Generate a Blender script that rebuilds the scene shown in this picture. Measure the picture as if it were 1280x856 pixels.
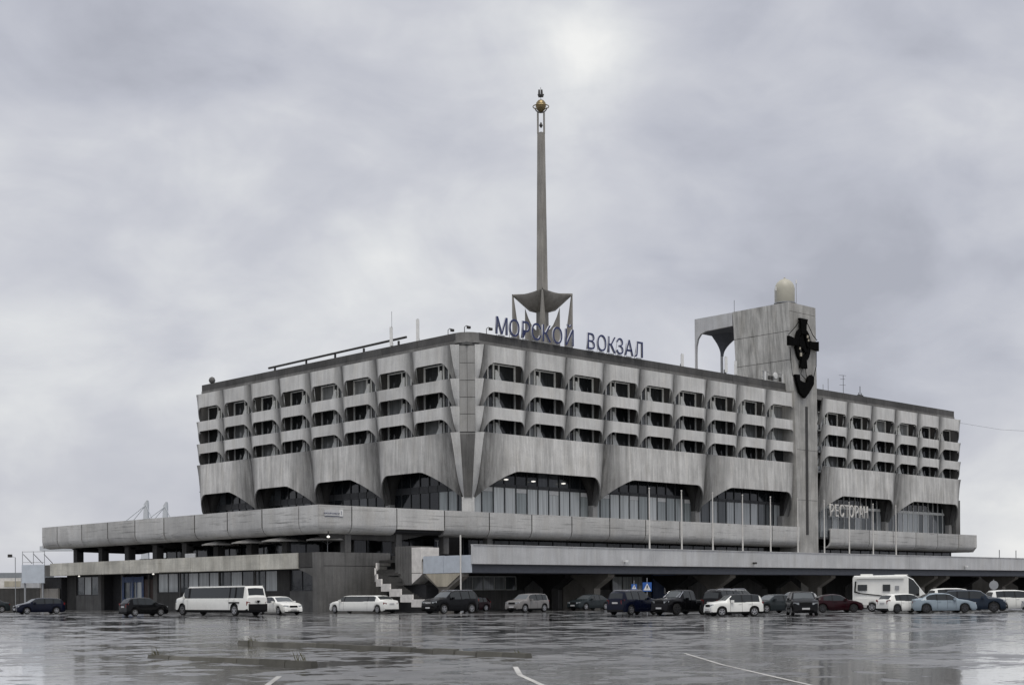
import bpy, bmesh, math, random
from mathutils import Vector, Matrix
random.seed(7)
S = bpy.context.scene
for o in list(bpy.data.objects): bpy.data.objects.remove(o)
R = math.radians
COL = S.collection
# ------------------------------------------------------------------ camera
YAW, ROLL = 0.80397, 0.0074
F = Vector((math.cos(YAW), math.sin(YAW), 0)); RT = Vector((math.sin(YAW), -math.cos(YAW), 0)); UP = Vector((0, 0, 1))
cr, sr = math.cos(ROLL), math.sin(ROLL)
rc = RT * cr - UP * sr; uc = RT * sr + UP * cr
cam = bpy.data.cameras.new('camera'); camo = bpy.data.objects.new('camera', cam); COL.objects.link(camo)
m = Matrix((rc, uc, -F)).transposed().to_4x4(); m.translation = Vector((-94.824, -104.747, 1.6)); camo.matrix_world = m
cam.sensor_width = 36; cam.lens = 36 * 1770.07 / 1280; cam.shift_y = 313 / 1280; cam.clip_start = 0.5; cam.clip_end = 9000
S.camera = camo
# ------------------------------------------------------------------ sky and sun
SUN_EL, SUN_AZ = R(68), math.atan2(-F.y, -F.x) + R(10)      # high sun behind the camera, behind cloud
world = bpy.data.worlds.new('World'); S.world = world; world.use_nodes = True
nt = world.node_tree; nt.nodes.clear()
def N(t, typ, **kw):
    n = t.nodes.new(typ)
    for k, v in kw.items():
        if k.startswith('i_'):
            n.inputs[int(k[2:]) if k[2:].isdigit() else k[2:]].default_value = v
        else: setattr(n, k, v)
    return n
def L(t, a, b): t.links.new(a, b)
def math_(t, op, a, b=None, clamp=False):
    n = t.nodes.new('ShaderNodeMath'); n.operation = op; n.use_clamp = clamp
    for i, v in enumerate((a, b)):
        if v is None: continue
        if isinstance(v, (int, float)): n.inputs[i].default_value = v
        else: t.links.new(v, n.inputs[i])
    return n.outputs[0]
def ramp_(t, fac, stops):
    n = t.nodes.new('ShaderNodeValToRGB'); t.links.new(fac, n.inputs[0]); e = n.color_ramp.elements
    while len(e) < len(stops): e.new(.5)
    for el, (p, c) in zip(e, stops):
        el.position = p; el.color = (c, c, c, 1) if isinstance(c, (int, float)) else (*c, 1)
    return n.outputs[0]
def mix_(t, fac, a, b, mode='MIX'):
    n = t.nodes.new('ShaderNodeMix'); n.data_type = 'RGBA'; n.blend_type = mode
    for i, v in ((0, fac), (6, a), (7, b)):
        if isinstance(v, (int, float)): n.inputs[i].default_value = v if i == 0 else (v, v, v, 1)
        elif isinstance(v, tuple): n.inputs[i].default_value = (*v, 1)
        else: t.links.new(v, n.inputs[i])
    return n.outputs[2]
nish = N(nt, 'ShaderNodeTexSky', sky_type='NISHITA', sun_disc=False, sun_elevation=SUN_EL, sun_rotation=math.pi / 2 - SUN_AZ, air_density=1.0, dust_density=4.0)
tc = N(nt, 'ShaderNodeTexCoord')
def cloud_noise(scale, detail, rough, loc, zs=1.9, dist=.0):
    mp = N(nt, 'ShaderNodeMapping'); L(nt, tc.outputs['Generated'], mp.inputs[0]); mp.inputs['Scale'].default_value = (scale, scale, scale * zs); mp.inputs['Location'].default_value = loc
    n = N(nt, 'ShaderNodeTexNoise'); L(nt, mp.outputs[0], n.inputs['Vector']); n.inputs['Scale'].default_value = 1; n.inputs['Detail'].default_value = detail; n.inputs['Roughness'].default_value = rough; n.inputs['Distortion'].default_value = dist
    return n.outputs[0]
def thin(px, py, k):            # a thinner, brighter place in the cloud, given as a direction
    d = (F + RT * ((px - 640) / 1770) + UP * ((741 - py) / 1770)).normalized()
    n = N(nt, 'ShaderNodeVectorMath', operation='DOT_PRODUCT'); nn = N(nt, 'ShaderNodeVectorMath', operation='NORMALIZE')
    L(nt, tc.outputs['Generated'], nn.inputs[0]); L(nt, nn.outputs[0], n.inputs[0]); n.inputs[1].default_value = d
    a = math_(nt, 'SUBTRACT', 1.0, n.outputs['Value']); a = math_(nt, 'MULTIPLY', a, -k)
    return math_(nt, 'EXPONENT', a)
big = cloud_noise(3.4, 3, .45, (3.1, 1.7, .4), 1.9, .3)
mid_ = cloud_noise(9, 5, .5, (1.3, 5.2, 2.0), 1.7, .5)
sml = cloud_noise(26, 6, .58, (4.3, 2.2, 7.0), 1.9, .4)
v = math_(nt, 'ADD', math_(nt, 'MULTIPLY', big, .62), math_(nt, 'ADD', math_(nt, 'MULTIPLY', mid_, .30), math_(nt, 'MULTIPLY', sml, .08)))
v = math_(nt, 'ADD', v, math_(nt, 'MULTIPLY', thin(762, 75, 1500), .13))
v = math_(nt, 'ADD', v, math_(nt, 'MULTIPLY', thin(700, 130, 130), .05))
v = math_(nt, 'ADD', v, math_(nt, 'MULTIPLY', thin(300, 300, 300), .06))
v = math_(nt, 'ADD', v, math_(nt, 'MULTIPLY', thin(1150, 220, 200), .045))
v = math_(nt, 'SUBTRACT', v, math_(nt, 'MULTIPLY', thin(90, 60, 110), .06))
v = math_(nt, 'SUBTRACT', v, math_(nt, 'MULTIPLY', thin(480, 190, 500), .045))
v = math_(nt, 'SUBTRACT', v, math_(nt, 'MULTIPLY', thin(60, 430, 120), .05))
v = math_(nt, 'SUBTRACT', v, math_(nt, 'MULTIPLY', thin(1180, 330, 300), .035))
v = math_(nt, 'SUBTRACT', v, math_(nt, 'MULTIPLY', thin(1000, 30, 300), .03))
v = math_(nt, 'ADD', v, math_(nt, 'MULTIPLY', thin(200, 640, 60), .03))
clouds = ramp_(nt, v, [(.36, (.39, .402, .455)), (.44, (.475, .488, .545)), (.52, (.56, .57, .615)), (.61, (.69, .70, .715)), (.69, (.84, .84, .825))])
skymix = mix_(nt, .93, nish.outputs[0], mix_(nt, 1.0, clouds, 10.0, 'MULTIPLY'))
bg = N(nt, 'ShaderNodeBackground'); L(nt, skymix, bg.inputs[0]); bg.inputs[1].default_value = 0.1
wo = N(nt, 'ShaderNodeOutputWorld'); L(nt, bg.outputs[0], wo.inputs[0])
sl = bpy.data.lights.new('sun', 'SUN'); sl.energy = 1.5; sl.angle = R(35); sl.color = (1, .96, .89)
slo = bpy.data.objects.new('sun', sl); COL.objects.link(slo)
sd = Vector((math.cos(SUN_EL) * math.cos(SUN_AZ), math.cos(SUN_EL) * math.sin(SUN_AZ), math.sin(SUN_EL)))
slo.rotation_euler = sd.to_track_quat('Z', 'Y').to_euler(); slo.location = sd * 200
S.view_settings.view_transform = 'Standard'; S.view_settings.look = 'None'; S.view_settings.exposure = 0.14; S.view_settings.gamma = 1
S.render.engine = 'CYCLES'
# ------------------------------------------------------------------ mesh helpers
class MB:
    def __init__(s): s.v = []; s.f = []
    def add(s, vs, fs):
        n = len(s.v); s.v += [tuple(p) for p in vs]; s.f += [tuple(i + n for i in f) for f in fs]; return s
    def box(s, x0, x1, y0, y1, z0, z1):
        vs = [(x, y, z) for z in (z0, z1) for y in (y0, y1) for x in (x0, x1)]
        return s.add(vs, [(0, 2, 3, 1), (4, 5, 7, 6), (0, 1, 5, 4), (2, 6, 7, 3), (0, 4, 6, 2), (1, 3, 7, 5)])
    def prism(s, pts, d):       # pts: 3d polygon, d: extrusion vector
        n = len(pts); d = Vector(d); a = [Vector(p) for p in pts]
        return s.add(a + [p + d for p in a], [tuple(range(n))[::-1], tuple(range(n, 2 * n))] + [(i, (i + 1) % n, n + (i + 1) % n, n + i) for i in range(n)])
    def tube(s, pts, r, n=6, r2=None, cap=True):
        pts = [Vector(p) for p in pts]; rings = []
        for i, p in enumerate(pts):
            t = (pts[min(i + 1, len(pts) - 1)] - pts[max(i - 1, 0)]).normalized()
            a = t.orthogonal().normalized() if abs(t.z) < .95 else Vector((1, 0, 0)).cross(t).normalized()
            if abs(t.z) < .95: a = t.cross(UP).normalized()
            b = t.cross(a); rr = r if r2 is None else r + (r2 - r) * i / (len(pts) - 1)
            rings.append([p + (a * math.cos(k * 2 * math.pi / n) + b * math.sin(k * 2 * math.pi / n)) * rr for k in range(n)])
        vs = [q for g in rings for q in g]; fs = []
        for i in range(len(rings) - 1):
            for k in range(n): fs.append((i * n + k, i * n + (k + 1) % n, (i + 1) * n + (k + 1) % n, (i + 1) * n + k))
        if cap: fs += [tuple(range(n))[::-1], tuple(range(len(vs) - n, len(vs)))]
        return s.add(vs, fs)
    def lathe(s, prof, c=(0, 0, 0), n=20, axis='z'):
        vs = []; fs = []
        for r_, h in prof:
            for k in range(n):
                a = 2 * math.pi * k / n; x, y = r_ * math.cos(a), r_ * math.sin(a)
                p = (x, y, h) if axis == 'z' else (x, h, y)
                vs.append((p[0] + c[0], p[1] + c[1], p[2] + c[2]))
        for i in range(len(prof) - 1):
            for k in range(n): fs.append((i * n + k, i * n + (k + 1) % n, (i + 1) * n + (k + 1) % n, (i + 1) * n + k))
        fs += [tuple(range(n))[::-1], tuple(range(len(vs) - n, len(vs)))]
        return s.add(vs, fs)
    def grid(s, rows, close=False):
        n = len(rows[0]); vs = [p for g in rows for p in g]
        return s.add(vs, [(i * n + k, i * n + k + 1, (i + 1) * n + k + 1, (i + 1) * n + k) for i in range(len(rows) - 1) for k in range(n - 1)])
    def shell(s, rows, off):    # two skins of a grid with a rim; off(p) gives the back point
        n = len(rows[0]); m_ = len(rows)
        s.grid(rows); s.grid([[off(p) for p in g] for g in rows]); base = len(s.v) - 2 * n * m_
        idx = [k for k in range(n)] + [i * n + n - 1 for i in range(1, m_)] + [(m_ - 1) * n + k for k in range(n - 2, -1, -1)] + [i * n for i in range(m_ - 2, 0, -1)]
        for a, b in zip(idx, idx[1:] + idx[:1]): s.f.append((base + a, base + b, base + b + n * m_, base + a + n * m_))
        return s
    def mesh(s, name, mat=None, smooth=None, recalc=True):
        me = bpy.data.meshes.new(name); me.from_pydata(s.v, [], s.f); me.update()
        if recalc:
            bm = bmesh.new(); bm.from_mesh(me); bmesh.ops.recalc_face_normals(bm, faces=bm.faces); bm.to_mesh(me); bm.free()
        if smooth is not None:
            me.shade_smooth(); me.set_sharp_from_angle(angle=R(smooth))
        if mat: me.materials.append(mat)
        return me
    def build(s, name, mat, parent=None, loc=(0, 0, 0), rz=0, smooth=None, recalc=True):
        return put(name, s.mesh(name, mat, smooth, recalc), parent, loc, rz)
def put(name, me, parent=None, loc=(0, 0, 0), rz=0):
    o = bpy.data.objects.new(name, me); COL.objects.link(o); o.location = loc; o.rotation_euler = (0, 0, rz)
    if parent: o.parent = parent
    return o
def tag(o, label=None, cat=None, group=None, kind=None):
    for k, v_ in (('label', label), ('category', cat), ('group', group), ('kind', kind)):
        if v_: o[k] = v_
    return o
def thing(name, label, cat, loc=(0, 0, 0), rz=0, group=None):
    return tag(put(name, None, None, loc, rz), label, cat, group)
def interp(x, pts):
    if x <= pts[0][0]: return pts[0][1]
    for (a, b), (c, d) in zip(pts, pts[1:]):
        if x <= c: return b + (d - b) * (x - a) / (c - a) if c > a else d
    return pts[-1][1]
# ------------------------------------------------------------------ materials
def newmat(name):
    m_ = bpy.data.materials.new(name); m_.use_nodes = True; t = m_.node_tree; b = t.nodes['Principled BSDF']; return m_, t, b
def noise(t, scale, vec=(1, 1, 1), detail=4, rough=.55, coord='world', dist=0):
    if coord == 'world': src = N(t, 'ShaderNodeNewGeometry').outputs['Position']
    else: src = N(t, 'ShaderNodeTexCoord').outputs['Object']
    mp = N(t, 'ShaderNodeMapping'); L(t, src, mp.inputs[0]); mp.inputs['Scale'].default_value = [q * scale for q in vec]
    n = N(t, 'ShaderNodeTexNoise'); L(t, mp.outputs[0], n.inputs['Vector']); n.inputs['Scale'].default_value = 1; n.inputs['Detail'].default_value = detail; n.inputs['Roughness'].default_value = rough; n.inputs['Distortion'].default_value = dist
    return n.outputs[0]
def concrete(name, col, streak=.35, blotch=.3, crack=0, vary=.12, rough=.85, tint=(.90, .86, .79), bump=.25, joint=0):
    m_, t, b = newmat(name)
    c = mix_(t, 0, col, col)
    s1 = ramp_(t, noise(t, 1.6, (1, 1, .10), 5, .62), [(.30, 1 - streak), (.62, 1.0)])
    s2 = ramp_(t, noise(t, 5.5, (1, 1, .06), 3, .6), [(.32, 1 - streak * .55), (.6, 1.0)])
    bl = ramp_(t, noise(t, .33, (1, 1, 1), 5, .6), [(.32, 1 - blotch), (.66, 1.08)])
    gr = ramp_(t, noise(t, 9, (1, 1, 1), 4, .7), [(.3, .88), (.7, 1.08)])
    warm = ramp_(t, noise(t, .8, (1, 1, .3), 3, .5), [(.5, 0.0), (.75, .35)])
    c = mix_(t, warm, c, tuple(col[i] * tint[i] for i in range(3)))
    for q in (s1, s2, bl, gr): c = mix_(t, 1, c, q, 'MULTIPLY')
    if crack:
        ck = ramp_(t, noise(t, 1, (.16, .16, 5.5), 4, .6), [(.58, 1.0), (.68, 1 - crack)])
        c = mix_(t, 1, c, ck, 'MULTIPLY')
        ck = ramp_(t, noise(t, 1, (.12, .12, 3.2), 2, .5), [(.61, 1.0), (.635, 1 - crack * .8), (.66, 1.0)])
        c = mix_(t, 1, c, ck, 'MULTIPLY')
    if joint:       # run-off stains plus painted valley shade, darkening towards the joints
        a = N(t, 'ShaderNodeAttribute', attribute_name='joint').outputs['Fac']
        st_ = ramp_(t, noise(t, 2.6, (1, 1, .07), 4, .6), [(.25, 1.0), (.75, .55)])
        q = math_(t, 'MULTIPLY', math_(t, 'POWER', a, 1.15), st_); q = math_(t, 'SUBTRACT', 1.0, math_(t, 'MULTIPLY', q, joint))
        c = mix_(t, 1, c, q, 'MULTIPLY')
    oi = N(t, 'ShaderNodeObjectInfo').outputs['Random']
    c = mix_(t, 1, c, ramp_(t, oi, [(0, 1 - vary), (1, 1 + vary * .4)]), 'MULTIPLY')
    L(t, c, b.inputs['Base Color']); b.inputs['Roughness'].default_value = rough; b.inputs['Specular IOR Level'].default_value = .35
    bp = N(t, 'ShaderNodeBump'); L(t, noise(t, 4, (1, 1, 1), 6, .65), bp.inputs['Height']); bp.inputs['Strength'].default_value = bump; bp.inputs['Distance'].default_value = .05
    L(t, bp.outputs[0], b.inputs['Normal'])
    return m_
def plain(name, col, rough=.5, metal=0, spec=.5, coat=0, wear=.12, emit=0):
    m_, t, b = newmat(name)
    c = mix_(t, 1, col, ramp_(t, noise(t, 2.2, detail=5), [(.3, 1 - wear), (.7, 1 + wear * .3)]), 'MULTIPLY')
    L(t, c, b.inputs['Base Color']); b.inputs['Metallic'].default_value = metal; b.inputs['Specular IOR Level'].default_value = spec
    L(t, ramp_(t, noise(t, 3.1, detail=4), [(.3, rough * .85), (.7, min(1, rough * 1.15))]), b.inputs['Roughness'])
    if coat: b.inputs['Coat Weight'].default_value = coat; b.inputs['Coat Roughness'].default_value = .06
    if emit: b.inputs['Emission Color'].default_value = (1, .97, .9, 1); b.inputs['Emission Strength'].default_value = emit
    return m_
def glass(name, dark, light, p, rough=.06, spec=.5):     # p: share of panes with a pale curtain close behind
    m_, t, b = newmat(name)
    oi = N(t, 'ShaderNodeObjectInfo').outputs['Random']
    folds = ramp_(t, noise(t, 7, (1, 1, .02), 2, .5), [(.35, .72), (.6, 1.05)])
    f = ramp_(t, oi, [(0, 0.0), (max(0.001, 1 - p), 0.12), (min(.999, 1 - p + .02), .75), (1, 1.0)])
    c = mix_(t, f, dark, light); c = mix_(t, 1, c, folds, 'MULTIPLY')
    L(t, c, b.inputs['Base Color']); b.inputs['Roughness'].default_value = rough; b.inputs['Specular IOR Level'].default_value = spec
    bp = N(t, 'ShaderNodeBump'); L(t, noise(t, .6), bp.inputs['Height']); bp.inputs['Strength'].default_value = .05; bp.inputs['Distance'].default_value = .3; L(t, bp.outputs[0], b.inputs['Normal'])
    return m_
M = dict(
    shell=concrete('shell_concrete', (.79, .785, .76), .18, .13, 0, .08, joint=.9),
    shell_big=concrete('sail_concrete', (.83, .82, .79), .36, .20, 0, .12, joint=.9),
    terrace=concrete('terrace_concrete', (.70, .695, .675), .10, .20, .42, .12),
    beam=concrete('beam_concrete', (.76, .74, .66), .20, .35, .15, .12),
    dark=concrete('dark_concrete', (.085, .083, .08), .25, .45, 0, .1),  # dark base colour also holds shade of funnels, partitions and covered walls
    mid=concrete('mid_concrete', (.21, .207, .20), .3, .35, 0, .1),
    corner=concrete('corner_concrete', (.42, .415, .40), .15, .2, 0, .06),
    parapet=concrete('parapet_concrete', (.14, .138, .135), .25, .35, 0, .2),
    parapet2=concrete('parapet_course_concrete', (.27, .265, .255), .25, .35, 0, .2),
    tower=concrete('tower_concrete', (.76, .75, .71), .46, .12, 0, .04),
    pylon=concrete('pylon_concrete', (.57, .56, .53), .28, .3, 0, .04),
    fascia=concrete('painted_fascia', (.64, .645, .65), .14, .14, 0, .03, .6),
    fascia2=plain('blue_grey_fascia', (.58, .63, .69), .5),
    girder=plain('girder_paint', (.13, .14, .165), .6),
    pier=concrete('pier_concrete', (.30, .28, .25), .2, .35, 0, .1),
    beige=concrete('beige_concrete', (.62, .57, .46), .25, .15, 0, .08),
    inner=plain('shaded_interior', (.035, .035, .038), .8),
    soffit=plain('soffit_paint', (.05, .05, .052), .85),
    frame=plain('pale_window_frame', (.85, .86, .83), .5),
    dframe=plain('dark_window_frame', (.035, .037, .04), .45),
    pane=glass('loggia_glass', (.010, .012, .014), (.28, .29, .29), .26),
    pane_pale=glass('pale_glass', (.12, .135, .14), (.34, .36, .36), .6),
    pane_dark=glass('dark_glass', (.012, .015, .018), (.10, .11, .12), .18),
    pane_cur=glass('curtained_glass', (.42, .46, .455), (.85, .88, .86), .55),
    pane_right=glass('half_curtained_glass', (.10, .112, .118), (.60, .63, .63), .5),
    white=plain('white_paint', (.85, .85, .83), .45), offwhite=plain('off_white_plaster', (.85, .82, .78), .6, wear=.2),
    pole=plain('pole_paint', (.72, .70, .66), .4), mast=concrete('mast_metal', (.40, .38, .345), .3, .2, 0, .02, .55),
    gold=plain('gilded_metal', (.30, .23, .12), .35, .75), black=plain('black_iron', (.003, .003, .003), .9, 0, .08),
    iron=plain('dark_iron', (.05, .048, .045), .6), navy=plain('navy_letter_face', (.022, .034, .13), .35),
    letside=plain('letter_side', (.55, .56, .6), .5), radome=plain('radome_shell', (.50, .48, .40), .5, wear=.06),
    galv=plain('galvanised_metal', (.38, .39, .40), .45, .5), blue=plain('blue_paint', (.012, .045, .14), .5),
    bluesign=plain('blue_sign_face', (.03, .12, .42), .4), brown=plain('brown_door', (.05, .028, .022), .6),
    tile=concrete('pale_wall_tile', (.44, .41, .37), .1, .25, 0, .1), far=plain('far_pale_concrete', (.62, .65, .68), .9),
    farroof=plain('far_roof', (.30, .32, .34), .8), grass=plain('dry_weed', (.09, .085, .03), .9),
    kerb=concrete('broken_kerb_stone', (.16, .155, .135), .1, .6, 0, .25), paint=concrete('worn_road_paint', (.62, .61, .58), .1, .45, 0, .1, .5),
    rubber=plain('tyre_rubber', (.012, .012, .012), .75), rim=plain('alloy_rim', (.42, .42, .43), .3, .7), rimd=plain('dark_alloy_rim', (.07, .07, .075), .35, .6),
    screen=plain('windscreen_glass', (.09, .10, .105), .07, 0, .7, wear=.05), cglass=plain('car_glass', (.018, .022, .024), .06, 0, .6, wear=.05), chrome=plain('chrome', (.6, .6, .62), .15, 1.0),  # windscreen base paler than car_glass: reflection put into the colour
    head=plain('headlamp_glass', (.55, .58, .6), .12, .2), tail=plain('tail_lamp', (.20, .012, .01), .2), plastic=plain('black_plastic', (.008, .008, .009), .7, 0, .25),
    plate=plain('number_plate', (.6, .6, .6), .5), lamp=plain('lit_lamp', (.9, .9, .85), .5, emit=.9), canvas=plain('parasol_canvas', (.33, .32, .30), .9),
    blackpole=plain('black_pole', (.03, .03, .03), .5), red=plain('red_paint', (.25, .02, .02), .4, coat=.5))
def paint(name, col, metal=.25, rough=.2):
    dk = sum(col) < .3; return plain(name, col, .14 if dk else rough, 0, .22 if dk else .4, 0 if dk else .25, .06)
# ------------------------------------------------------------------ ground
def make_ground():
    m_, t, b = newmat('wet_asphalt')
    pud = noise(t, .2, (1, 1, 1), 7, .62, dist=1.2)
    pud2 = noise(t, 1.1, (1, 1, 1), 5, .6)
    w = math_(t, 'ADD', math_(t, 'MULTIPLY', pud, .55), math_(t, 'MULTIPLY', pud2, .45))
    wet = ramp_(t, w, [(.475, 0.0), (.50, 1.0)])                     # 1 = standing water
    ag = noise(t, 30, (1, 1, 1), 3, .7)
    base = ramp_(t, noise(t, .5, detail=6, rough=.65), [(.3, (.07, .069, .066)), (.7, (.15, .148, .142))])
    base = mix_(t, 1, base, ramp_(t, ag, [(.3, .6), (.7, 1.35)]), 'MULTIPLY')
    base = mix_(t, 1, base, ramp_(t, noise(t, .12, detail=5, rough=.7, dist=1.5), [(.40, .55), (.5, 1.0), (.62, 1.25)]), 'MULTIPLY')
    vo = N(t, 'ShaderNodeTexVoronoi', feature='DISTANCE_TO_EDGE'); mpv = N(t, 'ShaderNodeMapping'); L(t, N(t, 'ShaderNodeNewGeometry').outputs['Position'], mpv.inputs[0]); mpv.inputs['Scale'].default_value = (.22, .3, 1); L(t, mpv.outputs[0], vo.inputs['Vector']); vo.inputs['Scale'].default_value = 1
    crk = ramp_(t, vo.outputs['Distance'], [(0, .0), (.012, 1.0)])
    base = mix_(t, 1, base, ramp_(t, crk, [(0, .25), (1, 1)]), 'MULTIPLY')
    L(t, mix_(t, wet, base, (.035, .035, .035)), b.inputs['Base Color'])
    dr = ramp_(t, noise(t, .45, detail=6, rough=.7), [(.35, .28), (.62, .50)])
    L(t, mix_(t, wet, dr, .07), b.inputs['Roughness'])
    b.inputs['Specular IOR Level'].default_value = 1.0
    bp = N(t, 'ShaderNodeBump'); L(t, noise(t, 9, detail=4, rough=.7), bp.inputs['Height']); bp.inputs['Distance'].default_value = .05
    L(t, ramp_(t, wet, [(0, 1.0), (1, .02)]), bp.inputs['Strength'])
    bp2 = N(t, 'ShaderNodeBump'); L(t, noise(t, 1.8, detail=4), bp2.inputs['Height']); bp2.inputs['Distance'].default_value = .05; L(t, ramp_(t, wet, [(0, .5), (1, .15)]), bp2.inputs['Strength'])
    L(t, bp.outputs[0], bp2.inputs['Normal']); L(t, bp2.outputs[0], b.inputs['Normal'])
    b.inputs['Coat IOR'].default_value = 1.45; L(t, ramp_(t, wet, [(0, .27), (1, .06)]), b.inputs['Coat Roughness']); L(t, ramp_(t, wet, [(0, .75), (1, 1.0)]), b.inputs['Coat Weight'])
    L(t, bp2.outputs[0], b.inputs['Coat Normal'])
    g = MB().add([(-3000, -3000, 0), (3000, -3000, 0), (3000, 3000, 0), (-3000, 3000, 0)], [(0, 1, 2, 3)])
    tag(g.build('asphalt_ground', m_), kind='structure')
make_ground()
# ------------------------------------------------------------------ terminal building
B = thing('terminal_building', 'long grey concrete sea terminal with rows of flared sail-shaped facade panels above a glazed storey', 'building')
ZT, ZB, ZTER = 26.71, 17.88, 9.73
ROWS = [(26.71, 1.70, 23.29), (23.29, 1.22, 20.5), (20.5, 1.22, 17.88)]     # top, panel height in the middle, next line down
def place(side):                                    # facade coordinates (s along, d inward, z) to world
    return (lambda s, d, z: (s, d, z)) if side == 'R' else (lambda s, d, z: (d, s, z))
def edge(q, p): return .62 * q ** .8 + .38 * q ** p
def sail(side, W, zt, zmid, ztip, D, p, cn, cf, th, nx, nz, lean, e_n=.0, lin=.45):
    # low-s flank is broad and falls to the pier, far flank is tight
    T = place(side); rows = []
    xs = sorted(set([cn * (1 - math.cos(math.pi / 2 * i / nx)) for i in range(nx + 1)] + [W - cf * (1 - math.cos(math.pi / 2 * i / 8)) for i in range(9)] + [cn + (W - cn - cf) * q for q in (.25, .5, .75)]))
    for k in range(nz + 1):
        row = []
        for x in xs:
            gn = max(0, 1 - x / cn); gf = max(0, 1 - (W - x) / cf)
            e0, e1 = cn * e_n, cf * .12
            a_ = min(1, max(0, (cn * .94 - x) / (cn * .94 - e0))); b_ = min(1, max(0, (cf - (W - x)) / (cf - e1)))
            h_ = lin * a_ + (1 - lin) * (1 - math.sqrt(1 - a_ * a_)) + (1 - math.sqrt(1 - b_ * b_))
            zb = zmid - (zmid - ztip) * min(1, h_)
            z = zt + (zb - zt) * k / nz
            s_ = (zt - z) / (zt - ztip)
            g = .45 * gn ** 1.6 + .55 * (1 - math.sqrt(max(0, 1 - gn * gn))) + (1 - math.sqrt(max(0, 1 - gf * gf)))
            de = D * edge(s_, p)
            d = lean * s_ * (1 - min(1, g)) + de * min(1, g)
            row.append(T(x + .035 if x == 0 else (x - .035 if x == W else x), d, z))
        rows.append(row)
    off = (lambda p: (p[0], p[1] + th, p[2])) if side == 'R' else (lambda p: (p[0] + th, p[1], p[2]))
    return MB().shell(rows, off)
def seam_attr(me, side, W, cn, cf):         # weight of run-off stains and painted valley shade beside the joints
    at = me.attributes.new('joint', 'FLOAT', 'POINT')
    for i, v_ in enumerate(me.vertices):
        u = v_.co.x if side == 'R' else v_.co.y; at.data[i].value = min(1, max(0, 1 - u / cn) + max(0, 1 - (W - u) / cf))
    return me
U0, V0 = 2.45, 2.49; U2 = 62.6
smalls = {}
for side in 'RL':
    for r_, (zt, h, zn) in enumerate(ROWS):
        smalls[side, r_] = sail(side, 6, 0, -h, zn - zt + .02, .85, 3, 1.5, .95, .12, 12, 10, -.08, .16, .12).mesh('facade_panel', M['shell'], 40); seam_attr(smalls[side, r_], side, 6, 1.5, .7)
bigs = {}
def off_loc(side, s, z): return (s, 0, z) if side == 'R' else (0, s, z)
bays = [('R', U0 + 6 * i) for i in range(9)] + [('R', U2 + 6 * i) for i in range(6)] + [('L', V0 + 6 * i) for i in range(8)]
# loggia windows: one frame mesh and four panes, shared by all bays
def box_s(mb, side, s0, s1, d0, d1, z0, z1):
    return mb.box(s0, s1, d0, d1, z0, z1) if side == 'R' else mb.box(d0, d1, s0, s1, z0, z1)
MULL = [.2, 1.15, 1.95, 2.75, 3.5, 5.8]
win_me = {}
for side in 'RL':
    fr = MB(); H0, H1 = -.75, 1.95
    for i, x in enumerate(MULL): box_s(fr, side, x - (.10 if i % 2 else .07), x + (.10 if i % 2 else .07), 1.55, 1.76, H0, H1)
    for a, b_ in zip(MULL, MULL[1:]):
        box_s(fr, side, a + .10, b_ - .10, 1.58, 1.74, H1 - .12, H1); box_s(fr, side, a + .10, b_ - .10, 1.58, 1.74, H0, H0 + .3)
    win_me[side] = fr.mesh('window', M['frame'])
    for i, (a, b_) in enumerate(zip(MULL, MULL[1:])):
        win_me[side, i] = box_s(MB(), side, a + .06, b_ - .06, 1.65, 1.69, H0 + .3, H1 - .12).mesh('pane', M['pane_pale' if i == 0 else 'pane'])
    win_me[side, 'slab'] = box_s(MB(), side, 0, 6, .55, 2.3, -.95, -.78).mesh('balcony_floor', M['soffit'])
    T = place(side); win_me[side, 'diagonal'] = MB().prism([T(2.86, 1.38, -.78), T(3.95, 1.38, -.78), T(3.9, 1.38, .0), T(3.1, 1.38, 1.3), T(2.86, 1.38, 1.3)], T(0, .1, 0)).mesh('diagonal', M['frame'])  # pale plate added in place of a triangular reflection in the glass
    # partition between loggias: narrow above, wider at the floor
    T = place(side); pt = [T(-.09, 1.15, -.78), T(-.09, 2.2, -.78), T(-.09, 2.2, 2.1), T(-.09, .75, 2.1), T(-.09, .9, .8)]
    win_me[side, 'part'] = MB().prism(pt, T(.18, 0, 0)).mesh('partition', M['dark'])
for side, s in bays:
    for r_, (zt, h, zn) in enumerate(ROWS):
        put('facade_panel', smalls[side, r_], B, off_loc(side, s, zt))
        l = off_loc(side, s, zn)
        w = put('window', win_me[side], B, l)
        for i in range(5):
            if (side, i) in win_me and i < 5: put('pane', win_me[side, i], w)
        put('balcony_floor', win_me[side, 'slab'], B, l)
        put('partition', win_me[side, 'part'], B, l); put('diagonal', win_me[side, 'diagonal'], B, l)
for side, s in (('R', U0 + 54), ('R', U2 + 36), ('L', V0 + 48)):
    box_s(MB(), side, s - .25 if side == 'L' or s > U2 else s - .2, s - .02, .5, 2.46, 17.95, 26.6).build('end_wall', M['mid'], B)
    for zt, h, zn in ROWS: put('partition', win_me[side, 'part'], B, off_loc(side, s + (.1 if s > U2 or side == 'L' else -.1), zn))
bigbays = [('R', U0 + 18 * i, 18) for i in range(3)] + [('R', U2 + 18 * i, 18) for i in range(2)] + [('L', V0 + 12 * i, 12) for i in range(4)]
for side, s, W in bigbays:
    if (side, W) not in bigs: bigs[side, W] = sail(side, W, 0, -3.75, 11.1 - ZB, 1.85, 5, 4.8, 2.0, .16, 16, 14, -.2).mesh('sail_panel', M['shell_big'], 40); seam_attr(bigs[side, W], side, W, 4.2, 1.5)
    put('sail_panel', bigs[side, W], B, off_loc(side, s, ZB))
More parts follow.
